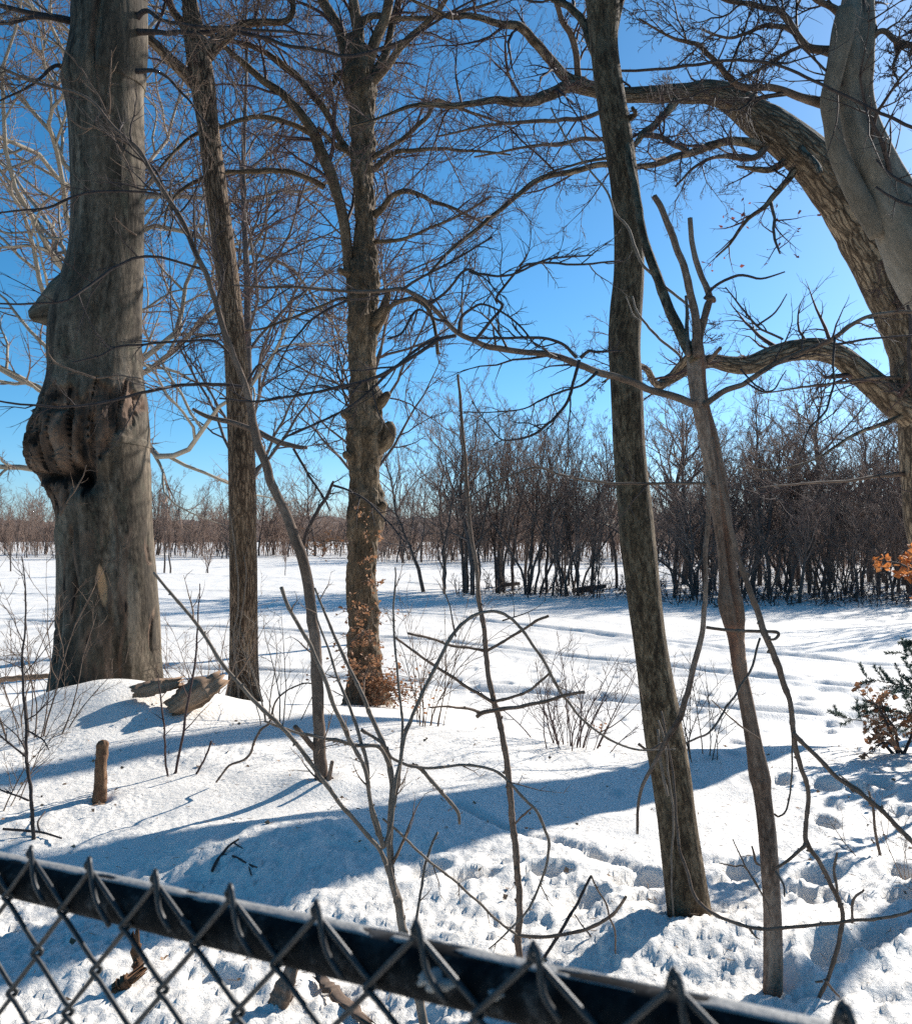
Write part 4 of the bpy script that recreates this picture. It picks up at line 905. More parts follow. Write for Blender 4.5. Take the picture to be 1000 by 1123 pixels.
# ------------------------------------------------------------------ shrubs and canes close to the fence
def canes(name, label, cat, loc, stems, mat, twplan=None, seed=0, extra=None, group=None, partname='stem', d1=None):
    rng = np.random.default_rng(seed)
    root = thing(name, label, cat, loc, group)
    ls = []
    for i, (t, a, b) in enumerate(stems):
        p, r = trace(t, a, b, 6); p, r = resample(p, r, max(len(p), int(np.linalg.norm(np.diff(p, axis=0), axis=1).sum() / .012)))
        sl_ = np.linspace(0, np.linalg.norm(np.diff(p, axis=0), axis=1).sum(), len(p)); sp_ = .075 + .012 * (seed % 4)
        r = r * (1 + .22 * np.exp(-(((sl_ + .02 * i) % sp_ - sp_ / 2) / .007) ** 2)) * (1 - .25 * np.clip(sl_ / sl_[-1], 0, 1) ** 4); ls.append((p, r))
        kk = np.floor((sl_ + .02 * i) / sp_); rk = np.random.default_rng(seed * 31 + i); kn = rk.normal(size=(int(kk.max()) + 3, 3)) * .0022; kn[0] = 0
        f_ = ((sl_ + .02 * i) / sp_ - kk)[:, None]; p = p + (kn[kk.astype(int)] * (1 - f_) + kn[kk.astype(int) + 1] * f_) * np.clip(sl_ / .2, 0, 1)[:, None]; ls[-1] = (p, r)
        mb = MB(); mb.thick(p, r, 8, .06, seed + i, freq=6)
        # buds along the stem
        n = max(2, int(len(p) / 9))
        for j in range(n):
            k = rng.integers(1, len(p) - 1); dirv = nrm(rng.normal(size=3) + np.array([0, -.3, .4])); e = p[k] + dirv * (r[k] * 1.5 + .003)
            mb.batch(np.stack([[p[k], (p[k] + e) / 2, e]]), np.array([[r[k] * .7, r[k] * .75, r[k] * .15]]), 5)
        mb.build(partname, mat, root)
    if twplan:
        mb = MB(); twigs(mb, ls, rng, twplan); mb.build('crown', extra or mat, root)
    return root

g = onground(466, 3.12)
canes('shrub', 'multi-stemmed grey-brown shrub fanning out behind the fence rail', 'shrub', g, [
    ([(470, 1150, 10), (462, 1115, 10), (452, 1070, 9), (442, 1015, 9), (437, 985, 9), (433, 962, 8), (430, 930, 7.5), (430, 890, 7), (429, 855, 6.5), (424, 825, 6), (415, 800, 5.5), (402, 775, 5), (388, 745, 4.5), (368, 700, 4), (345, 645, 3)], 3.12, 3.3),
    ([(436, 985, 5), (426, 960, 5), (418, 935, 5), (400, 912, 5), (372, 878, 5), (345, 840, 5), (318, 808, 5), (290, 780, 5), (250, 734, 4.8), (218, 690, 4.6), (190, 652, 4.4), (170, 626, 4.2)], 3.1, 2.85),
    ([(420, 930, 5), (416, 912, 4.5), (408, 880, 4.5), (396, 838, 4.5), (380, 800, 5), (362, 765, 5), (345, 722, 5), (330, 690, 5), (318, 665, 5), (310, 643, 6)], 3.1, 2.9),
    ([(421, 930, 4.5), (412, 905, 4.5), (404, 870, 4), (402, 840, 4), (394, 805, 4), (385, 780, 3.5), (368, 740, 3), (352, 690, 2.6), (345, 660, 2)], 3.1, 3.25),
    ([(422, 928, 4.5), (430, 900, 4), (433, 868, 4), (438, 835, 4), (446, 800, 4), (462, 765, 4), (480, 728, 4), (500, 694, 4), (522, 674, 3.5), (545, 671, 3.5), (570, 688, 3.5), (592, 718, 3.5), (614, 758, 3.5), (642, 792, 3), (672, 814, 3), (700, 823, 2.5), (740, 822, 1.6)], 3.1, 3.5),
    ([(436, 985, 3.5), (428, 950, 3.5), (428, 900, 3), (436, 860, 3), (441, 800, 3), (436, 740, 2.6), (432, 680, 2.6), (432, 622, 2.2)], 3.1, 3.3),
    ([(420, 898, 2.5), (440, 915, 2.6), (470, 942, 2.8), (500, 968, 2.8), (530, 995, 3), (556, 1018, 3.4), (566, 1024, 3.6)], 3.1, 3.5),
    ([(428, 840, 5), (415, 820, 4.5), (396, 818, 4), (370, 812, 4), (345, 808, 3.6), (310, 798, 3.4), (288, 790, 3)], 3.2, 3.0),
    ([(396, 800, 4), (420, 815, 3.6), (432, 832, 3.4), (465, 842, 3.2), (500, 840, 3), (527, 842, 3), (553, 852, 3), (572, 872, 3.4), (588, 890, 3.4), (601, 918, 3.4), (600, 935, 3.2), (596, 960, 3), (580, 996, 3), (556, 1022, 2.6), (536, 1042, 2)], 3.2, 3.4),
    ([(452, 838, 4), (463, 845, 4.5), (475, 858, 4.5), (490, 875, 4.5), (500, 890, 4.5), (503, 903, 4)], 3.25, 3.3),
    ([(455, 1030, 2.6), (460, 985, 3), (468, 945, 3), (474, 925, 3), (480, 912, 3.6)], 3.2, 3.35)],
    M['cane'], [dict(m=4, ratio=.2, ang=(35, 70), n=6, wander=.12, up=.1, rr=.5, rmin=.0011, lmax=.3), dict(m=3, ratio=.5, n=4, rmin=.0009, lmax=.12)], 71, M['sap'])

canes('whip', 'tall straight slender whip with a snapped-off tip standing upright in the centre', 'sapling', onground(571, 3.64), [
    ([(573, 1090, 8), (570, 1046, 7.5), (567, 980, 7), (562, 900, 7), (557, 850, 6.6), (549, 800, 6.2), (540, 765, 6), (533, 714, 5.6), (526, 650, 5), (520, 600, 4.8), (513, 540, 4.4), (507, 480, 4.2), (504, 452, 4.4), (503, 412, 3.6)], 3.64, 3.5),
    ([(533, 714, 3.5), (518, 711, 3), (495, 708, 3), (470, 700, 3), (448, 694, 3.5)], 3.58, 3.35), ([(533, 714, 3.5), (548, 706, 3), (575, 690, 3), (590, 680, 3.4), (602, 675, 4)], 3.58, 3.4),
    ([(540, 770, 4), (520, 758, 3.5), (495, 742, 3.2), (465, 722, 3), (445, 706, 3), (432, 699, 3.4)], 3.57, 3.3), ([(540, 770, 4), (560, 765, 3.2), (580, 757, 3), (595, 746, 3), (605, 736, 3.6)], 3.57, 3.4),
    ([(523, 786, 4.5), (530, 781, 4.5), (548, 778, 4.5), (570, 776, 4), (595, 770, 4), (620, 763, 4), (640, 759, 4.4)], 3.5, 3.3), ([(527, 782, 3.5), (512, 776, 3), (490, 774, 2.8), (470, 775, 2.4)], 3.5, 3.3),
    ([(568, 1026, 4), (585, 1027, 4), (605, 1027, 4), (630, 1022, 4), (655, 1013, 4), (668, 1006, 4), (678, 996, 4), (688, 984, 4)], 3.62, 3.4), ([(668, 1006, 2), (664, 990, 2), (655, 975, 2), (648, 960, 2.4)], 3.45, 3.4), ([(668, 1006, 2), (675, 1022, 2), (675, 1045, 2)], 3.45, 3.5),
    ([(563, 905, 2), (575, 893, 2.4), (583, 886, 2)], 3.6, 3.45)],
    M['sap'], None, 73)
canes('twig', 'dark bare twig poking up out of the trampled snow right of centre', 'twig', onground(594, 3.7), [([(588, 1066, 3.4), (600, 1045, 3.6), (620, 1012, 3.6), (635, 985, 3.4), (647, 960, 3.6)], 3.6, 3.7), ([(664, 1048, 1.6), (650, 1030, 1.8), (630, 1002, 1.4)], 3.75, 3.7)], M['twig'], None, 74)

canes('vine', 'dark branching vine hanging down from the split dead tree at right', 'vine', onground(892, 3.22), [
    ([(886, 1135, 4), (892, 1108, 4), (898, 1090, 4.2), (905, 1072, 4.5), (914, 1050, 5), (920, 1028, 5), (923, 1005, 5), (918, 985, 5), (908, 965, 5), (896, 945, 5), (884, 926, 5.5), (884, 900, 5), (886, 875, 5), (884, 855, 5), (877, 838, 5.5), (869, 805, 6), (865, 770, 6), (858, 745, 7), (848, 718, 7.5), (836, 690, 7.5), (822, 650, 7), (808, 605, 6.5), (798, 565, 6), (792, 540, 5), (786, 510, 4), (782, 480, 3)], 3.22, 3.25),
    ([(869, 803, 5), (880, 815, 5), (900, 833, 5), (920, 852, 5), (940, 868, 5), (960, 885, 5.2), (980, 905, 5.4), (1000, 925, 5.5), (1040, 960, 5.5), (1090, 1010, 5)], 3.2, 2.9), ([(884, 926, 4), (872, 936, 3.8), (860, 946, 3.8), (850, 954, 3.6)], 3.2, 3.2),
    ([(920, 995, 3), (917, 975, 3), (914, 955, 3.4), (918, 935, 3.2)], 3.22, 3.2), ([(934, 1012, 3), (935, 995, 3), (938, 984, 2.8), (946, 975, 2.8)], 3.2, 3.15), ([(905, 1075, 3), (914, 1088, 2.6), (920, 1094, 2)], 3.2, 3.2), ([(902, 1076, 3), (894, 1077, 2.4)], 3.2, 3.2),
    ([(958, 885, 3), (945, 870, 2.6), (935, 862, 2.2), (920, 850, 1.6)], 3.1, 3.12)],
    M['sap'], None, 75)
canes('vine', 'long thin vine sagging across the leaning tree and out to the right', 'vine', onground(738, 3.72), [
    ([(725, 780, 2.4), (734, 830, 2.4), (740, 870, 2.8), (742, 905, 3), (748, 945, 3.4), (758, 975, 3.6), (775, 997, 3.8), (800, 1010, 4), (830, 1017, 4), (868, 1018, 4), (900, 1015, 4), (930, 1011, 4), (960, 1008, 4), (985, 1002, 3.8), (1005, 995, 3.6), (1060, 970, 3)], 3.6, 2.9), ([(820, 1016, 2.4), (828, 1027, 2), (833, 1030, 1.6)], 3.2, 3.2), ([(700, 816, 3), (712, 824, 3), (725, 815, 3)], 3.7, 3.72)], M['sap'], None, 76)
canes('sapling', 'short pale-footed twig standing alone in the snow at right', 'twig', onground(965, 4.75), [([(965, 955, 3.5), (964, 940, 3.4), (960, 910, 3.2), (957, 890, 3), (952, 868, 2.6)], 4.75, 4.75), ([(958, 925, 1.6), (955, 920, 1.4)], 4.7, 4.7)], M['sap'], None, 77)
canes('sapling', 'thin dark upright sapling in the snow at the far left', 'sapling', onground(38, 5.1), [
    ([(38, 930, 4.4), (36, 900, 4.2), (33, 860, 4), (30, 820, 3.6), (27, 770, 3), (25, 720, 2.6), (30, 660, 2), (24, 610, 1.4)], 5.1, 5.0), ([(32, 878, 2.4), (18, 872, 2), (0, 866, 1.8), (-30, 855, 1)], 5.05, 4.9), ([(29, 830, 2.2), (12, 815, 2), (0, 805, 1.8), (-20, 790, 1)], 5.05, 4.9), ([(28, 800, 2), (45, 810, 1.8), (55, 822, 1.2)], 5.05, 4.9)],
    M['twig'], [dict(m=8, ratio=.3, ang=(30, 60), n=6, wander=.14, up=.08, rr=.5, rmin=.0013, lmax=.5), dict(m=4, ratio=.5, n=5, rmin=.001, lmax=.2)], 78)
canes('sapling', 'pair of thin reddish stems in front of the rotten log pieces', 'sapling', onground(188, 6.3), [
    ([(190, 872, 2.6), (192, 850, 2.8), (200, 810, 2.8), (206, 775, 2.6), (213, 735, 2.4), (217, 690, 2), (219, 640, 1.4)], 6.3, 6.3), ([(187, 866, 2.4), (184, 845, 2.4), (180, 800, 2.2), (176, 765, 2), (174, 740, 1.2)], 6.25, 6.2), ([(209, 860, 2.6), (218, 845, 2.4), (228, 825, 2.2), (232, 812, 2.8)], 6.3, 6.3)],
    M['twigred'], [dict(m=6, ratio=.25, ang=(30, 60), n=5, wander=.14, up=.1, rr=.5, rmin=.0014, lmax=.35)], 79)
canes('twig', 'zigzag bare twig reaching up from the snow left of the curved sapling', 'twig', onground(238, 6.1), [([(237, 858, 2), (252, 840, 2.4), (272, 830, 2.6), (280, 812, 2.6), (288, 798, 2.6), (296, 790, 2.4), (305, 765, 2), (330, 750, 2), (352, 752, 1.6)], 6.0, 5.9)], M['sap'], None, 80)

def bush(label, px, d, n, h, spread, mat, seed, name='shrub', lean=0., rmin=.0018, r0=.006, m=(6, 4)):
    rng = np.random.default_rng(seed); loc = onground(px, d)
    root = thing(name, label, 'shrub', loc)
    a = rng.uniform(0, 2 * math.pi, n); s = rng.uniform(.15, 1, n) * spread
    P0 = loc + np.stack([np.cos(a) * s * .35, np.sin(a) * s * .35, np.full(n, -.08)], 1)
    hh = h * rng.uniform(.5, 1.1, n)
    steps = 9; out = [P0]; dr = nrm(np.stack([np.cos(a) * s / h * .8 + lean, np.sin(a) * s / h * .8, np.ones(n)], 1)); p = P0
    cur = rng.normal(size=(n, 3)) * .06
    for j in range(steps - 1):
        dr = nrm(dr + rng.normal(size=(n, 3)) * .07 + cur); p = p + dr * (hh / (steps - 1))[:, None]; out.append(p)
    Pn = np.stack(out, 1); R = (r0 * rng.uniform(.6, 1.3, n))[:, None] * (1 - .75 * np.linspace(0, 1, steps))[None, :]
    mb = MB(); mb.batch(Pn, R, 5); mb.build('stems', mat, root)
    mb = MB(); a1, b1 = spawn(Pn, R, m[0], rng, t=(.25, 1), ang=(25, 60), ratio=.4, n=6, wander=.13, up=.1, rr=.6, rmin=rmin); mb.batch(a1, b1, 3)
    a2, b2 = spawn(a1, b1, m[1], rng, t=(.25, 1), ang=(25, 55), ratio=.5, n=4, wander=.13, rmin=rmin * .8); mb.batch(a2, b2, 3)
    mb.build('crown', mat, root); return root, a2, rng

bush('bare tangled shrub low on the left in front of the old beech foot', 30, 7.4, 16, 1.5, .9, M['sap'], 101)
bush('thin bare shrub between the old beech and the furrowed tree', 222, 9.6, 12, 1.3, .6, M['sap'], 102)
r_, t_, rg_ = bush('low spreading bare shrub behind the central whip', 625, 7.8, 26, 1.0, 1.0, M['twigred'], 103, rmin=.0016)
mb = MB(); leafset(mb, gpos(655, 815)[None, :] + rg_.normal(size=(26, 3)) * np.array([.09, .05, .05]) + np.array([0, 0, .28]), .06, rg_); mb.build('dry_leaves', M['dryleaf'], r_)
bush('slim bare shrub of upright stems right of the knobby tree', 470, 8.2, 12, 1.35, .5, M['sap'], 104, rmin=.0015)
bush('sparse bare shrub in the snow behind the leaning tree', 770, 7.2, 11, 1.05, .6, M['sap'], 105, rmin=.0014)
bush('sparse wiry shrub among stems at the left margin', -30, 5.6, 10, 1.2, .7, M['sap'], 106, rmin=.0013)
bush('low wiry twigs in the snow at the right margin', 1010, 4.5, 9, .5, .6, M['sap'], 107, rmin=.001, r0=.003)
bush('thin bare shrub left of the curved sapling foot', 300, 8.0, 9, 1.2, .6, M['cane'], 108, rmin=.0015)

# orange-leaved young beech at the right edge, brown-leaved shoot and spruce below it
def leafy(name, label, loc, stems, nl, size, mat, seed, spread=.25):
    rng = np.random.default_rng(seed); root = thing(name, label, 'sapling' if name == 'young_beech' else 'shrub', loc)
    ls = [trace(t, a, b, 5) for t, a, b in stems]
    mb = MB()
    for p, r in ls: mb.thick(p, r, 7, .04, seed)
    Pn, R = stackl(ls, 10)
    a, b = spawn(Pn, R, 9, rng, t=(.35, 1), ang=(30, 80), ratio=.5, n=5, rmin=.0013, lmax=spread, flat=.5); mb.batch(a, b, 3)
    c, e = spawn(a, b, 4, rng, t=(.2, 1), ang=(30, 70), ratio=.6, n=4, rmin=.001, lmax=spread * .6, flat=.5); mb.batch(c, e, 3)
    mb.build('stem', M['twig'], root)
    pos = c[:, 1:].reshape(-1, 3); pos = pos[rng.random(len(pos)) < nl / max(1, len(pos))]
    mb = MB(); leafset(mb, pos, size, rng, .45); mb.build('leaves', mat, root); return root
leafy('young_beech', 'young beech holding bright orange dead leaves at the right edge', onground(1084, 6.2), [([(1085, 870, 8), (1080, 780, 7), (1072, 700, 6), (1068, 640, 5), (1066, 600, 3)], 6.2, 6.2), ([(1073, 690, 4), (1040, 650, 3.4), (1015, 632, 3), (990, 620, 2.4), (975, 616, 1.6)], 6.2, 6.0), ([(1069, 650, 3.6), (1030, 630, 3), (1015, 620, 2.6), (998, 626, 2)], 6.2, 6.3), ([(1073, 705, 3), (1030, 665, 2.4), (1015, 640, 2), (998, 634, 1.4)], 6.2, 6.15)], 560, .052, M['orange'], 111, .2)
leafy('leafy_shoots', 'low brown-leaved shoots in the snow at the foot of the small spruce', onground(975, 7.1), [([(985, 830, 4), (975, 800, 3), (962, 775, 2.4), (948, 768, 1.4)], 7.1, 6.9), ([(985, 828, 4), (982, 800, 3), (972, 785, 2), (965, 765, 1.4)], 7.1, 7.0), ([(990, 828, 4), (1000, 805, 3), (1000, 785, 2)], 7.1, 7.2), ([(980, 828, 4), (965, 812, 3), (955, 805, 2)], 7.1, 6.9), ([(995, 830, 4), (975, 815, 3), (960, 818, 2)], 7.0, 6.8)], 260, .05, M['dryleaf'], 112, .2)

def spruce():
    rng = np.random.default_rng(61); loc = onground(1062, 7.2); H = 1.15
    root = thing('spruce', 'small dark green spruce reaching in at the right edge', 'tree', loc)
    mb = MB(); t = np.linspace(0, 1, 12); tr = loc + np.stack([.02 * np.sin(t * 5), .02 * np.cos(t * 4), -.1 + (H + .1) * t], 1); R = .03 * (1 - t) + .004
    mb.thick(tr, R, 10, .05, 3); mb.build('trunk', M['sap'], root)
    bp = []; br = []
    for k in range(24):
        f = (k + .5) / 24; z = .12 + (H - .14) * f; a = k * 2.399 + rng.normal() * .2
        L = 1.0 * (1 - f) ** .75 + .06; p = loc + np.array([0, 0, z]); n = 8; pts = [p]
        dv = np.array([math.cos(a), math.sin(a), .08])
        for j in range(n - 1):
            dv = nrm(dv + np.array([0, 0, -.05 + .035 * j * .6]) + rng.normal(size=3) * .03); pts.append(pts[-1] + dv * L / (n - 1))
        bp.append(pts); br.append(np.linspace(.008, .002, n))
    bp = np.array(bp); br = np.array(br)
    a, b = spawn(bp, br, 18, rng, t=(.12, 1), ang=(40, 58), ratio=.36, n=5, wander=.05, up=0, rmin=.0016, flat=.85)
    mb = MB(); mb.batch(bp, br, 5); mb.batch(a, b, 3); mb.build('boughs', M['sap'], root)
    mb = MB()
    for Pn, R_, m in ((bp, br, 130), (a, b, 80)):
        c, e = spawn(Pn, R_, m, rng, t=(.05, 1), ang=(35, 65), ratio=1, n=3, wander=.02, up=.12, rmin=.0012, lmin=.022, lmax=.030); mb.batch(c, np.broadcast_to(np.array([.0021, .0023, .0006]), e.shape), 3)
    mb.build('needles', M['needle'], root)
spruce()

# ------------------------------------------------------------------ stake, log pieces, fallen bits
def stake():
    p0 = gpos(110, 882); d = p0[1]
    root = thing('stake', 'short round-topped cut stake standing alone in the snow at left', 'stake', p0)
    pts, rad = trace([(109, 905, 15), (109, 882, 14.5), (110, 868, 14), (111, 850, 13.5), (112, 835, 12.5), (112.5, 822, 12.5), (113, 815, 12), (113, 812, 8)], d, d + .03, 5)
    mb = MB(); mb.thick(pts, rad, 26, .13, 4, freq=12, zs=.8); mb.build('post', M['stake'], root)
    mb = MB(); q = onground(107, d - .05); th = np.linspace(0, 2 * math.pi, 26)[:-1]; rr = .062 * (1 + .25 * np.sin(3 * th + 1))
    V = np.concatenate([[q + [0, 0, .03]], np.stack([q[0] + rr * .6 * np.cos(th), q[1] + .6 * rr * np.sin(th), np.full(25, q[2] + .027)], 1), np.stack([q[0] + rr * 1.3 * np.cos(th), q[1] + 1.1 * rr * np.sin(th), np.full(25, q[2] - .02)], 1)])
    k = np.arange(25); k2 = (k + 1) % 25
    mb.raw(V, np.stack([1 + k, 26 + k, 26 + k2, 1 + k2], 1), np.stack([np.zeros(25, int), 1 + k, 1 + k2], 1)); mb.build('litter', M['wood'], root)
stake()

def chunk(name, label, a, b, w, hgt, seed, mat, n=18, sides=22, split=.35):
    """a splintered slab of wood from point a to point b"""
    rng = np.random.default_rng(seed); a = np.array(a); b = np.array(b)
    t = np.linspace(0, 1, n)[:, None]; pts = a + (b - a) * t + rng.normal(size=(n, 3)) * .004
    ax = nrm(b - a); up = np.array([0, 0, 1.]); sd = nrm(np.cross(ax, up)); up = np.cross(sd, ax)
    th = np.arange(sides) * 2 * math.pi / sides
    prof = np.sign(np.cos(th)) * np.abs(np.cos(th)) ** .6, np.sign(np.sin(th)) * np.abs(np.sin(th)) ** .6
    nz = fbm(th[None, :] * 2.2 + seed, t * 2.0, octs=3, seed=seed)
    taper = np.clip(1.1 - .55 * np.abs(t - .45) ** 1.5 * 2, .2, 1)
    V = pts[:, None, :] + (sd[None, None, :] * (w * prof[0])[None, :, None] + up[None, None, :] * (hgt * prof[1])[None, :, None]) * (taper * (1 + split * nz))[..., None]
    V[-1] += ax[None, :] * (rng.uniform(0, .09, sides))[:, None]; V[0] -= ax[None, :] * (rng.uniform(0, .05, sides))[:, None]
    bc = np.stack([np.broadcast_to(w * np.cos(th), (n, sides)), np.broadcast_to(w * np.sin(th), (n, sides)), np.broadcast_to(t * np.linalg.norm(b - a), (n, sides))], -1)
    i = (np.arange(n - 1) * sides)[:, None]; k = np.arange(sides)[None, :]; k2 = (k + 1) % sides
    Q = np.stack([i + k, i + k2, i + k2 + sides, i + k + sides], -1).reshape(-1, 4)
    e = n * sides; Vf = np.concatenate([V.reshape(-1, 3), pts[:1], pts[-1:] - .03 * ax]); q = np.arange(sides); q2 = (q + 1) % sides; o = (n - 1) * sides
    T = np.concatenate([np.stack([q2, q, np.full(sides, e)], 1), np.stack([o + q, o + q2, np.full(sides, e + 1)], 1)])
    mb = MB(); mb.raw(Vf, Q, T, np.concatenate([bc.reshape(-1, 3), bc.reshape(-1, 3)[:1], bc.reshape(-1, 3)[-1:]]))
    return tag(mb.build(name, mat), label, 'log')

chunk('log_piece', 'tan splintered log piece pressed against the foot of the old beech', gpos(148, 770) + [0, 0, .09], gpos(148, 770) + [.33, .12, .15], .085, .06, 3, M['wood'])
chunk('log_piece', 'larger dark-topped rotten log piece tilted in the snow right of the old beech', gpos(190, 782) + [0, 0, .05], gpos(190, 782) + [.34, .16, .26], .15, .10, 5, M['wood'], split=.5)
chunk('branch_piece', 'long brown fallen branch lying behind the old beech at left', P(2, 745, 10.2), P(66, 741, 10.2), .035, .03, 6, M['wood'], split=.2)
g = gpos(152, 1080)
chunk('wood_stick', 'small dark wooden stick upright in the snow under the fence at left', g + [0.01, 0, -.06], P(150, 1030, g[1] + .02), .022, .014, 8, M['stake'], sides=14)
g = gpos(134, 1093)
chunk('wood_chip', 'orange-brown wood chip beside the small stick under the fence', g + [-.03, 0, .01], g + [.03, .02, .06], .03, .025, 9, M['stake'], sides=14)
g = gpos(305, 1106)
chunk('bark_slab', 'curled grey bark slab standing in the snow under the fence rail', g + [-.015, 0, -.03], P(318, 1066, g[1] + .05), .045, .02, 10, M['sap'], sides=18)
a_, b_ = gpos(352, 1078), gpos(396, 1122)
chunk('bark_strip', 'long flat bark strip lying in the snow under the fence rail', a_ + [0, 0, .01], b_ + [0, 0, .02], .025, .012, 12, M['sap'], sides=14)

def lying(name, label, stems, mat, lift=.012, seed=0):
    mb = MB()
    for t in stems:
        q = []
        for px, py, w in t:
            p = gpos(px, py); q.append([p[0], p[1], p[2] + lift + w * .002, w / 2 / F * p[1]])
        q = catmull(q, 5); mb.thick(q[:, :3], np.maximum(q[:, 3], .001), 7, .06, seed)
    return tag(mb.build(name, mat), label, 'twig')
lying('fallen_twig', 'small dark forked twig lying on the shaded snow above the fence', [[(233, 966, 3.5), (238, 955, 3.5), (245, 946, 3.2), (252, 937, 2.6), (262, 930, 2)], [(244, 948, 3), (258, 950, 2.6), (272, 958, 2.4), (288, 964, 1.8)], [(256, 934, 2), (266, 940, 1.4)], [(272, 958, 1.8), (276, 970, 1.2)]], M['twig'], .042)
lying('fallen_twig', 'long thin twig lying on the snow at the far left above the fence', [[(4, 916, 3), (30, 918, 3), (48, 920, 2.6), (68, 926, 2)], [(44, 919, 2.4), (42, 908, 2), (50, 896, 1.4)]], M['twig'], .03)

rng = np.random.default_rng(90); mb = MB(); n = 1300
x = rng.uniform(-3.4, 3.6, n); y = rng.uniform(2.4, 8.0, n); z = ground(x, y)
a = rng.uniform(0, 6.28, n); L = rng.uniform(.008, .045, n)
p0 = np.stack([x, y, z + .022], 1); dv = np.stack([np.cos(a) * L, np.sin(a) * L, rng.uniform(-.2, .4, n) * L], 1)
mb.batch(np.stack([p0, p0 + dv * .5 + rng.normal(size=(n, 3)) * .002, p0 + dv], 1), np.tile([[.0012, .0016, .0008]], (n, 1)), 4)
pl = rng.random(n) < .22
leafset(mb, p0[pl] + [0, 0, .004], .03, rng, .2)
tag(mb.build('forest_litter', M['wood']), 'scattered bark crumbs and twig bits on the trampled snow', 'litter', kind='stuff')

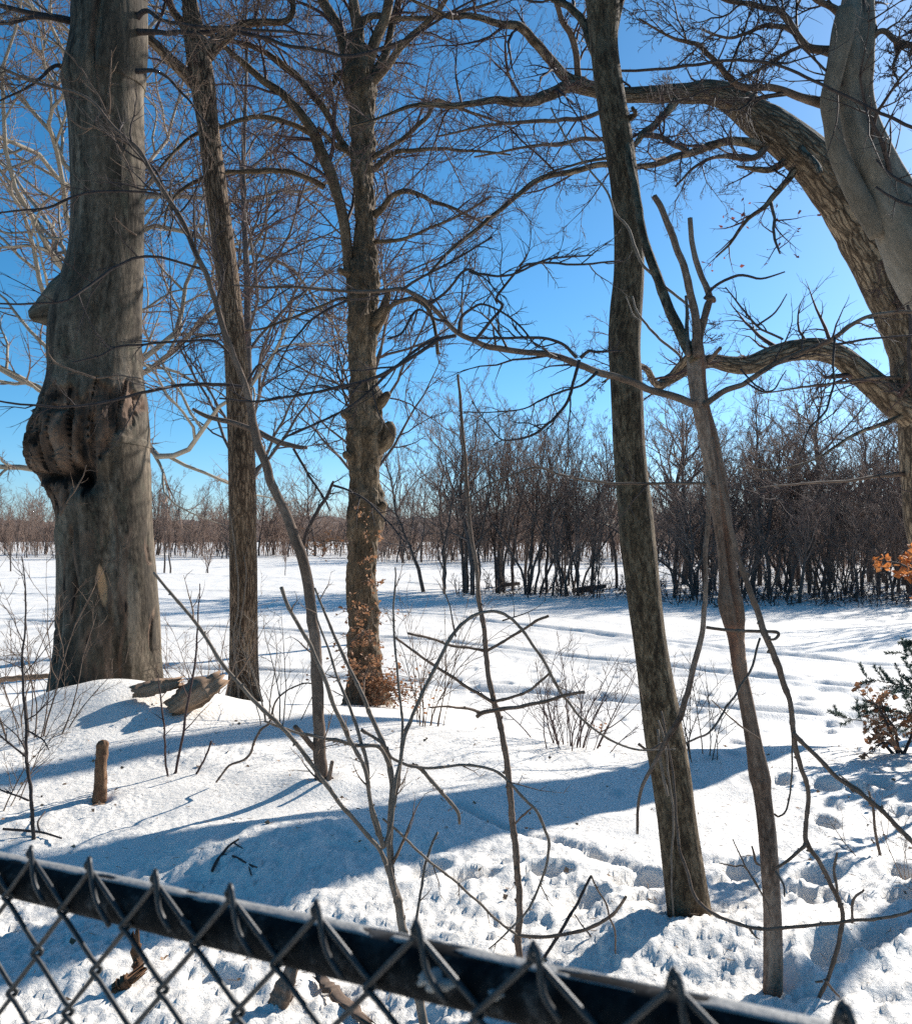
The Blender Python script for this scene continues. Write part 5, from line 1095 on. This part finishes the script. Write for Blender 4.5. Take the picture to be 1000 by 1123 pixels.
# ------------------------------------------------------------------ chain-link fence
def fence():
    A = P(63, 972, .70); B = P(761, 1130, .425); u = nrm(B - A); pitch = np.linalg.norm(B - A) / 7
    mid = (A + B) / 2; root = thing('chain_link_fence', 'black chain-link fence with a round top rail across the bottom foreground', 'fence', (mid[0], mid[1], float(ground(mid[0], mid[1]))))
    nv = nrm(np.cross(u, np.array([0, 0, 1.]))); 
    if nv[1] > 0: nv = -nv                                  # towards the camera
    upv = np.cross(nv, u) if np.cross(nv, u)[2] > 0 else -np.cross(nv, u)
    rr = .0156
    n = 160; t = np.linspace(-1.5, 1.7, n); mb = MB(); mb.thick(A + t[:, None] * u, np.full(n, rr), 28, .008, 5, freq=20); rail = mb.build('top_rail', M['steel'], root)
    # wires
    w = .00185; mb = MB(); half = pitch / 2
    off = nv * (rr + w * 1.6)
    for k in range(-28, 42):
        pts = []; jr = np.random.default_rng(k + 100); hl = jr.uniform(.8, 1.25); z0 = .029 + jr.normal() * .0012
        s0 = k * half; top_is_left = (k % 2 == 0)
        # wire k swings between column k and k+1 ; peaks stand at even columns
        rows = 46; z0 = .030
        for j in range(rows):
            at0 = (j % 2 == 0) if top_is_left else (j % 2 == 1)
            xs = s0 if at0 else s0 + half
            zz = z0 - j * half * 1.02
            inn = (1 if at0 else -1)
            dep = (w * 1.05) * (1 if (at0) else -1)
            if j == 0 and top_is_left is False: pass
            c = A + u * xs + upv * zz + off
            for q, (du, dz, dn) in enumerate([(.13 * half * inn, half * .17, .4), (-.035 * half * inn, 0, 1.5), (.13 * half * inn, -half * .17, .4)]):
                if j == 0 and q == 0: continue
                pts.append(c + u * du + upv * dz + nv * dep * dn * (1 if q != 1 else 1.0))
        pts = np.array(pts)
        if top_is_left:      # right-going wire: its head folds over the peak
            c = A + u * s0 + upv * z0 + off
            head = np.array([c - u * .0 + nv * w * 1.2 + upv * .003, ]); pts = np.concatenate([head, pts])
        else:                # wire coming up from the left: hooks over the peak and runs down beside its neighbour
            c = A + u * (s0 + half) + upv * z0 + off; dn = nrm(u - upv)
            hook = np.array([c + dn * .036 * hl + nv * .003 - upv * .007 - u * .009, c + dn * .018 * hl + nv * .004 - upv * .006 - u * .006, c + dn * .005 + nv * .003 + upv * .0015, c + upv * .0052 + nv * .001, c - nrm(u + upv) * .006 - nv * .001])
            pts = np.concatenate([hook, pts[1:]])
        q = catmull(pts, 3); mb.thick(q, np.full(len(q), w), 7, .02, k % 7, freq=3)
    mb.build('wire_mesh', M['wire'], root)
    for tt in (-1.5, 1.7):
        c = A + u * tt; mb = MB(); zz = np.linspace(float(ground(c[0], c[1])) - .2, c[2] + .03, 12)
        mb.thick(np.stack([np.full(12, c[0]), np.full(12, c[1]), zz], 1), np.full(12, .028), 20, .0, 1); mb.build('post', M['steel'], root)
    # frost and snow lying on the rail
    rng = np.random.default_rng(3); n = 420; t = np.linspace(-.6, .9, n); th = np.linspace(-.50, .45, 12)
    T, TH = np.meshgrid(t, th, indexing='ij')
    hgt = .0002 + .0007 * (.5 + fbm(T * 28, TH * 1.5, octs=3, seed=4)) * np.cos(TH / .78 * 1.3) - .0016 * (np.abs(TH) > .38)
    hgt = np.where(fbm(T * 18, TH * 1.2 + 4, octs=3, seed=8) > -.3, hgt, -.002)
    r = rr + hgt; V = A + T[..., None] * u + r[..., None] * (np.cos(TH)[..., None] * upv - np.sin(TH)[..., None] * nv)
    i = np.arange(n - 1)[:, None] * 12 + np.arange(11)[None, :]
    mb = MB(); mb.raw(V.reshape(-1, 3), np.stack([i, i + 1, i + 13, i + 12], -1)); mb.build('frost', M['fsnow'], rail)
    for px, sx, sy in [(498, .010, .006), (486, .007, .004), (225, .004, .002), (560, .004, .003)]:
        tt = (px - 63) / 698; dd = 1 / ((1 - tt) / .70 + tt / .425); c = P(px, 972 + 158 * tt, dd); c = A + u * np.dot(c - A, u)
        a = np.linspace(0, 2 * math.pi, 24)[:-1]; rows = []
        for f in (1, .8, .45, 0.05):
            ra = f * (1 + .3 * np.sin(3 * a + px) + .2 * np.sin(5 * a)); uu = ra * np.cos(a) * sx; vv = ra * np.sin(a) * sy + .003; ang = vv / rr
            rows.append(c + uu[:, None] * u + ((rr + .0035 * (1 - f ** 2) - .0006 * (f == 1))) * (np.cos(ang)[:, None] * nv + np.sin(ang)[:, None] * upv))
        V = np.concatenate(rows); i = (np.arange(3) * 23)[:, None]; k = np.arange(23)[None, :]; k2 = (k + 1) % 23
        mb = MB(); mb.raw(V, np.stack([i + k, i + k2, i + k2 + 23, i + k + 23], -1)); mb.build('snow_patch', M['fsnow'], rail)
fence()

# ------------------------------------------------------------------ far trees
def far_proto(seed, H, form, mat_t, mat_c, label, name='bare_tree'):
    rng = np.random.default_rng(seed)
    root = thing(name, label, 'tree', (0, 0, 0))
    stems = []
    ns = {'wide': 1, 'tall': 1, 'pole': 1, 'multi': 6, 'young': 3}[form]
    for s in range(ns):
        h = H * (1 if s == 0 else rng.uniform(.7, 1)); lean = rng.normal() * (.05 if ns == 1 else .26)
        pts, rad = grow_tree(rng, h, 3, 0, 0, H * (.0115 if ns == 1 else .0062), lean, .12 if form != 'tall' else .07, rmin=.012)
        if ns > 1: pts = pts + np.array([rng.normal() * .35, rng.normal() * .35, 0])
        pts[0, 2] -= .6; stems.append((pts, rad))
    mb = MB()
    for i, (p, r) in enumerate(stems): mb.thick(p, r, 8, .05, i)
    mb.build('trunk', mat_t, root)
    Pn, R = stackl(stems, 14)
    kw = {'wide': dict(m=20, t=(.28, .98), ang=(35, 70), ratio=.55, up=.22), 'tall': dict(m=24, t=(.3, .98), ang=(25, 50), ratio=.34, up=.4), 'multi': dict(m=9, t=(.2, .98), ang=(20, 50), ratio=.42, up=.3), 'pole': dict(m=9, t=(.62, .98), ang=(25, 50), ratio=.2, up=.4), 'young': dict(m=11, t=(.12, .98), ang=(25, 60), ratio=.36, up=.25)}[form]
    m = kw.pop('m'); mb = MB()
    a, b = spawn(Pn, R, m, rng, n=9, wander=.13, rr=.55, rmin=.013, **kw); mb.batch(a, b, 4)
    a2, b2 = spawn(a, b, 6, rng, t=(.2, 1), ang=(25, 58), ratio=.48, n=6, wander=.13, up=.14, rr=.6, rmin=.0075); mb.batch(a2, b2, 3)
    a3, b3 = spawn(a2, b2, 7, rng, t=(.2, 1), ang=(25, 55), ratio=.55, n=4, wander=.12, up=.1, rr=.65, rmin=.0050); mb.batch(a3, b3, 3)
    a4, b4 = spawn(a3, b3, 4, rng, t=(.2, 1), ang=(22, 50), ratio=.6, n=3, wander=.1, up=.08, rr=.65, rmin=.0042); mb.batch(a4, b4, 3)
    mb.build('crown', mat_c, root)
    return root

protos = {}
for i, (f, mt, mc) in enumerate([('wide', 'far', 'fartwig'), ('wide', 'far', 'fartwig'), ('tall', 'far', 'fartwig'), ('tall', 'far', 'fartwig'), ('multi', 'far', 'fartwig'), ('multi', 'far', 'fartwig'), ('young', 'far', 'fartan'), ('young', 'far', 'fartwig'), ('tall', 'far', 'fartan'), ('pole', 'far', 'fartwig')]):
    protos.setdefault(f, []).append(far_proto(200 + i, 12.0, f, M[mt], M[mc], '')) 
used = set(); rngT = np.random.default_rng(404)
def place(form, k, px, d, h, label, group, tilt=0., wide=1., name=None):
    o = protos[form][k % len(protos[form])]; x = (px - CX) / F * d; z = float(ground(x, d))
    s = h / 12.0; rz = rngT.uniform(0, 6.28); sc = (s * wide, s * wide, s)
    if o.name not in used:
        used.add(o.name); o.location = (x, d, z); o.rotation_euler = (0, 0, rz); o.scale = sc; r = o; r['label'] = label; r['group'] = group
    else: r = copy_tree(o, (x, d, z), rz, sc, label, group)
    if tilt: r.rotation_euler = (0, math.radians(tilt), 0)
    return r

gl = 'bare trees of the clump in mid field'; lb = 'bare dark tree in the open clump on the snowfield left of the leaning trunk'
for px, d, h, f, w, tl in [(505, 62, 12.5, 'multi', 1.2, 0), (518, 60, 13, 'wide', 1.0, -2), (541, 62, 12.5, 'multi', 1.1, 0), (562, 64, 12, 'wide', .9, 0), (582, 61, 12.5, 'multi', 1.0, 3),
                       (600, 63, 12, 'wide', .8, 0), (613, 59, 10.5, 'young', 1.1, 0), (632, 60, 11.5, 'multi', .9, 0), (648, 62, 10, 'tall', 1.1, 0), (656, 58, 7, 'young', .9, 0), (488, 66, 11.5, 'wide', 1.0, 0), (575, 70, 12, 'wide', .9, 0), (620, 70, 12, 'multi', 1.0, 0), (550, 68, 12.5, 'wide', 1.0, 0)]:
    place(f, int(px), px, d, h, lb, gl, tl, w)
place('wide', 0, 464, 63, 11.5, 'bare tree leaning left at the left end of the mid-field clump', None, -14, 1.0)
place('wide', 1, 676, 67, 12.5, 'tallest spreading bare tree standing just left of the leaning trunk far off', None, 0, .8)
place('young', 0, 718, 64, 8, 'reddish bare young tree behind the leaning trunk at the field edge', None, 0, .9)
place('tall', 1, 180, 92, 8, 'left of two slim trunks standing close together on the far field', None)
place('tall', 0, 187, 92.5, 7.5, 'right of two slim trunks standing close together on the far field', None)
place('young', 0, 230, 93, 5.8, 'small pale tree alone on the far field left of the furrowed trunk', None)
place('tall', 2, 12, 95, 6.5, 'slim tree at the far left edge of the snowfield', None)
place('tall', 0, 313, 88, 3.5, 'small lone trunk on the field seen left of the curved sapling', None)
gw = 'bare trees of the wood along the right side of the field'; lw = 'bare tree in the dense dark wood along the right side of the snowfield'
rg = np.random.default_rng(7)
for i in range(48):
    px = 735 + 320 * (i + rg.random()) / 48; row = i % 3
    d = [52, 60, 70][row] + rg.uniform(-2.5, 3.5) + (1000 - px) * .012
    place([['young', 'wide', 'tall'], ['wide', 'multi', 'wide'], ['wide', 'tall', 'wide']][row][rg.integers(3)], i, px, d, [5.5, 10.5, 13.5][row] * rg.uniform(.7, 1.25) * (1 + .16 * math.sin(px * .045)), lw, gw, rg.normal() * 4, rg.uniform(.95, 1.5))
gb = 'bare trees of the wood behind the clump'; lk = 'bare brownish tree in the distant wood behind the mid-field clump'
for i in range(46):
    px = 425 + 560 * (i + rg.random()) / 46; d = rg.uniform(108, 150)
    place(['multi', 'young', 'tall', 'wide', 'young'][rg.integers(5)], i, px, d, rg.uniform(7.5, 15), lk, gb, rg.normal() * 2, rg.uniform(.8, 1.3))
gf = 'bare trees along the far left field edge'; lf = 'bare brownish tree along the distant edge of the field at left'
for i in range(50):
    px = -40 + 480 * (i + rg.random()) / 50; d = rg.uniform(146, 176)
    place(['multi', 'young', 'tall', 'wide', 'young', 'multi'][rg.integers(6)], i, px, d, rg.uniform(5.5, 14) * (1.3 if 150 < px < 380 else 1.0), lf, gf, rg.normal() * 2, rg.uniform(.85, 1.35))
go = 'bare trees beyond the right edge of the view'; lo = 'bare tree beyond the right edge whose long shadow crosses the snowfield'
for i in range(14):
    d = 44 + 5.2 * i; px = 1080 + rg.uniform(0, 260)
    place(['multi', 'wide', 'tall'][i % 3], i, px, d, rg.uniform(10, 14), lo, go, 0, .9)
for nm in protos:
    for o in protos[nm]:
        if o.get('group') is None and 'group' in o: del o['group']
for o in list(bpy.data.objects):
    if 'group' in o and not o['group']: del o['group']

def mass(name, label, x0, x1, d0, d1, n, h, mat, seed, mm=(6, 4), r0=.03, lean=.12, rmin=.012):
    rng = np.random.default_rng(seed); mb = MB()
    px = rng.uniform(x0, x1, n); d = rng.uniform(d0, d1, n); x = (px - CX) / F * d; z = ground(x, d)
    hh = h * rng.uniform(.35, 1.1, n) * ((.92 + .8 * fbm(px * .022 + seed, px * 0, octs=3, seed=seed)) if h > 5 else 1.0); s = 7; out = []; p = np.stack([x, d, z - .2], 1); dv = nrm(np.stack([rng.normal(size=n) * lean * 1.6, rng.normal(size=n) * lean, np.ones(n)], 1))
    for j in range(s):
        out.append(p); dv = nrm(dv + rng.normal(size=(n, 3)) * lean); p = p + dv * (hh / (s - 1))[:, None]
    Pn = np.stack(out, 1); R = (r0 * hh / h)[:, None] * (1 - .8 * np.linspace(0, 1, s))[None, :] + rmin * .3
    mb.batch(Pn, R, 4); a, b = spawn(Pn, R, mm[0], rng, t=(.2, 1), ang=(25, 65), ratio=.42, n=5, wander=.14, up=.15, rmin=rmin); mb.batch(a, b, 3)
    a, b = spawn(a, b, mm[1], rng, t=(.2, 1), ang=(25, 60), ratio=.5, n=4, wander=.14, up=.1, rmin=rmin * .8); mb.batch(a, b, 3)
    tag(mb.build(name, mat), label, 'undergrowth', kind='stuff')
place('pole', 0, 1225, 8.0, 16, 'slim bare tree beyond the right edge whose narrow shadow falls by the split dead tree', None, 0, .6)
place('pole', 0, 1135, 21.5, 30, 'tall bare tree beyond the right edge whose shadow crosses the drift by the old beech', None, 0, 1.2)
mass('thicket', 'dark tangled brush under the wood along the right side of the field', 735, 1060, 50, 58, 190, 2.2, M['brush'], 301, (5, 4), .03, .22)
mass('thicket', 'dark stems and saplings deep in the wood on the right', 735, 1060, 62, 90, 110, 8.5, M['fartwig'], 302, (6, 3), .05, .06, .018)
mass('thicket', 'sparse brush at the foot of the mid-field clump', 500, 745, 57, 64, 150, 2.0, M['brush'], 303, (5, 4), .022, .25)
mass('thicket', 'brown haze of saplings behind the front trees of the wood on the right', 735, 1070, 74, 112, 420, 9.0, M['fartan'], 306, (8, 5), .04, .07, .014)
mass('far_wood', 'brown wood of saplings beyond the field behind the clump', 400, 1060, 125, 190, 1400, 11.0, M['fartan'], 304, (8, 4), .06, .07, .025)
mass('far_wood', 'brown wood of saplings along the far left edge of the field', -90, 430, 160, 215, 800, 9.0, M['fartan'], 305, (8, 4), .06, .07, .03)
lgm = [('fallen_branch', 'dark fallen branch lying in the snow under the mid-field clump', (552, 643), (584, 655), .22), ('fallen_branch', 'heap of broken branch wood right of the clump trunks', (628, 648), (644, 640), .25), ('fallen_branch', 'short dark fallen limb near the leaning trunk in mid field', (660, 645), (676, 650), .2)]
for i, (nm, lbx, a, b, w) in enumerate(lgm):
    pa, pb = onground(a[0], 4000 / (a[1] - HZ)), onground(b[0], 4000 / (b[1] - HZ)); pb[1] = pa[1] + .5; pb[2] += .25
    chunk(nm, lbx, pa + [0, 0, .1], pb, w, w * .7, 400 + i, M['brush'], split=.4)

# ------------------------------------------------------------------ light, sky, camera
w = bpy.data.worlds.new('World'); bpy.context.scene.world = w; w.use_nodes = True
nt = w.node_tree; nt.nodes.clear()
sky = nt.nodes.new('ShaderNodeTexSky'); sky.sky_type = 'NISHITA'; sky.sun_disc = False
sky.sun_elevation = SUN_EL; sky.sun_rotation = SUN_AZ; sky.air_density = .75; sky.dust_density = .6; sky.ozone_density = 6.0; sky.altitude = 300
hs = nt.nodes.new('ShaderNodeHueSaturation'); hs.inputs['Saturation'].default_value = 1.17; hs.inputs['Hue'].default_value = .486
bg = nt.nodes.new('ShaderNodeBackground'); bg.inputs['Strength'].default_value = .083
ow = nt.nodes.new('ShaderNodeOutputWorld')
nt.links.new(sky.outputs[0], hs.inputs['Color']); nt.links.new(hs.outputs[0], bg.inputs[0]); nt.links.new(bg.outputs[0], ow.inputs[0])

S = Vector((math.sin(SUN_AZ) * math.cos(SUN_EL), math.cos(SUN_AZ) * math.cos(SUN_EL), math.sin(SUN_EL)))
sl = bpy.data.lights.new('sun', 'SUN'); sl.energy = 4.3; sl.angle = math.radians(.53); sl.color = (1.0, .965, .915)
so = bpy.data.objects.new('sun', sl); C.objects.link(so); so.rotation_euler = S.to_track_quat('Z', 'Y').to_euler(); so.location = (20, 20, 30)

cam = bpy.data.cameras.new('camera'); co = bpy.data.objects.new('camera', cam); C.objects.link(co)
co.location = (0, 0, CAMZ); co.rotation_euler = (math.radians(90), 0, 0)
cam.sensor_width = 36; cam.lens = 36 * F / 1123; cam.shift_y = (HZ - 561.5) / 1123; cam.shift_x = 0
cam.clip_start = .05; cam.clip_end = 2000
cam.dof.use_dof = True; cam.dof.focus_distance = 6.5; cam.dof.aperture_fstop = cam.lens / 2.2
bpy.context.scene.camera = co

sc = bpy.context.scene
sc.view_settings.view_transform = 'Standard'; sc.view_settings.look = 'None'; sc.view_settings.exposure = .95; sc.view_settings.gamma = 1
sc.cycles.max_bounces = 6; sc.cycles.diffuse_bounces = 3; sc.cycles.use_denoising = False; sc.cycles.denoiser = 'OPENIMAGEDENOISE'; sc.cycles.denoising_input_passes = 'RGB_ALBEDO_NORMAL'; sc.cycles.denoising_prefilter = 'ACCURATE'
for o in bpy.data.objects:
    if '_off' in o: del o['_off']
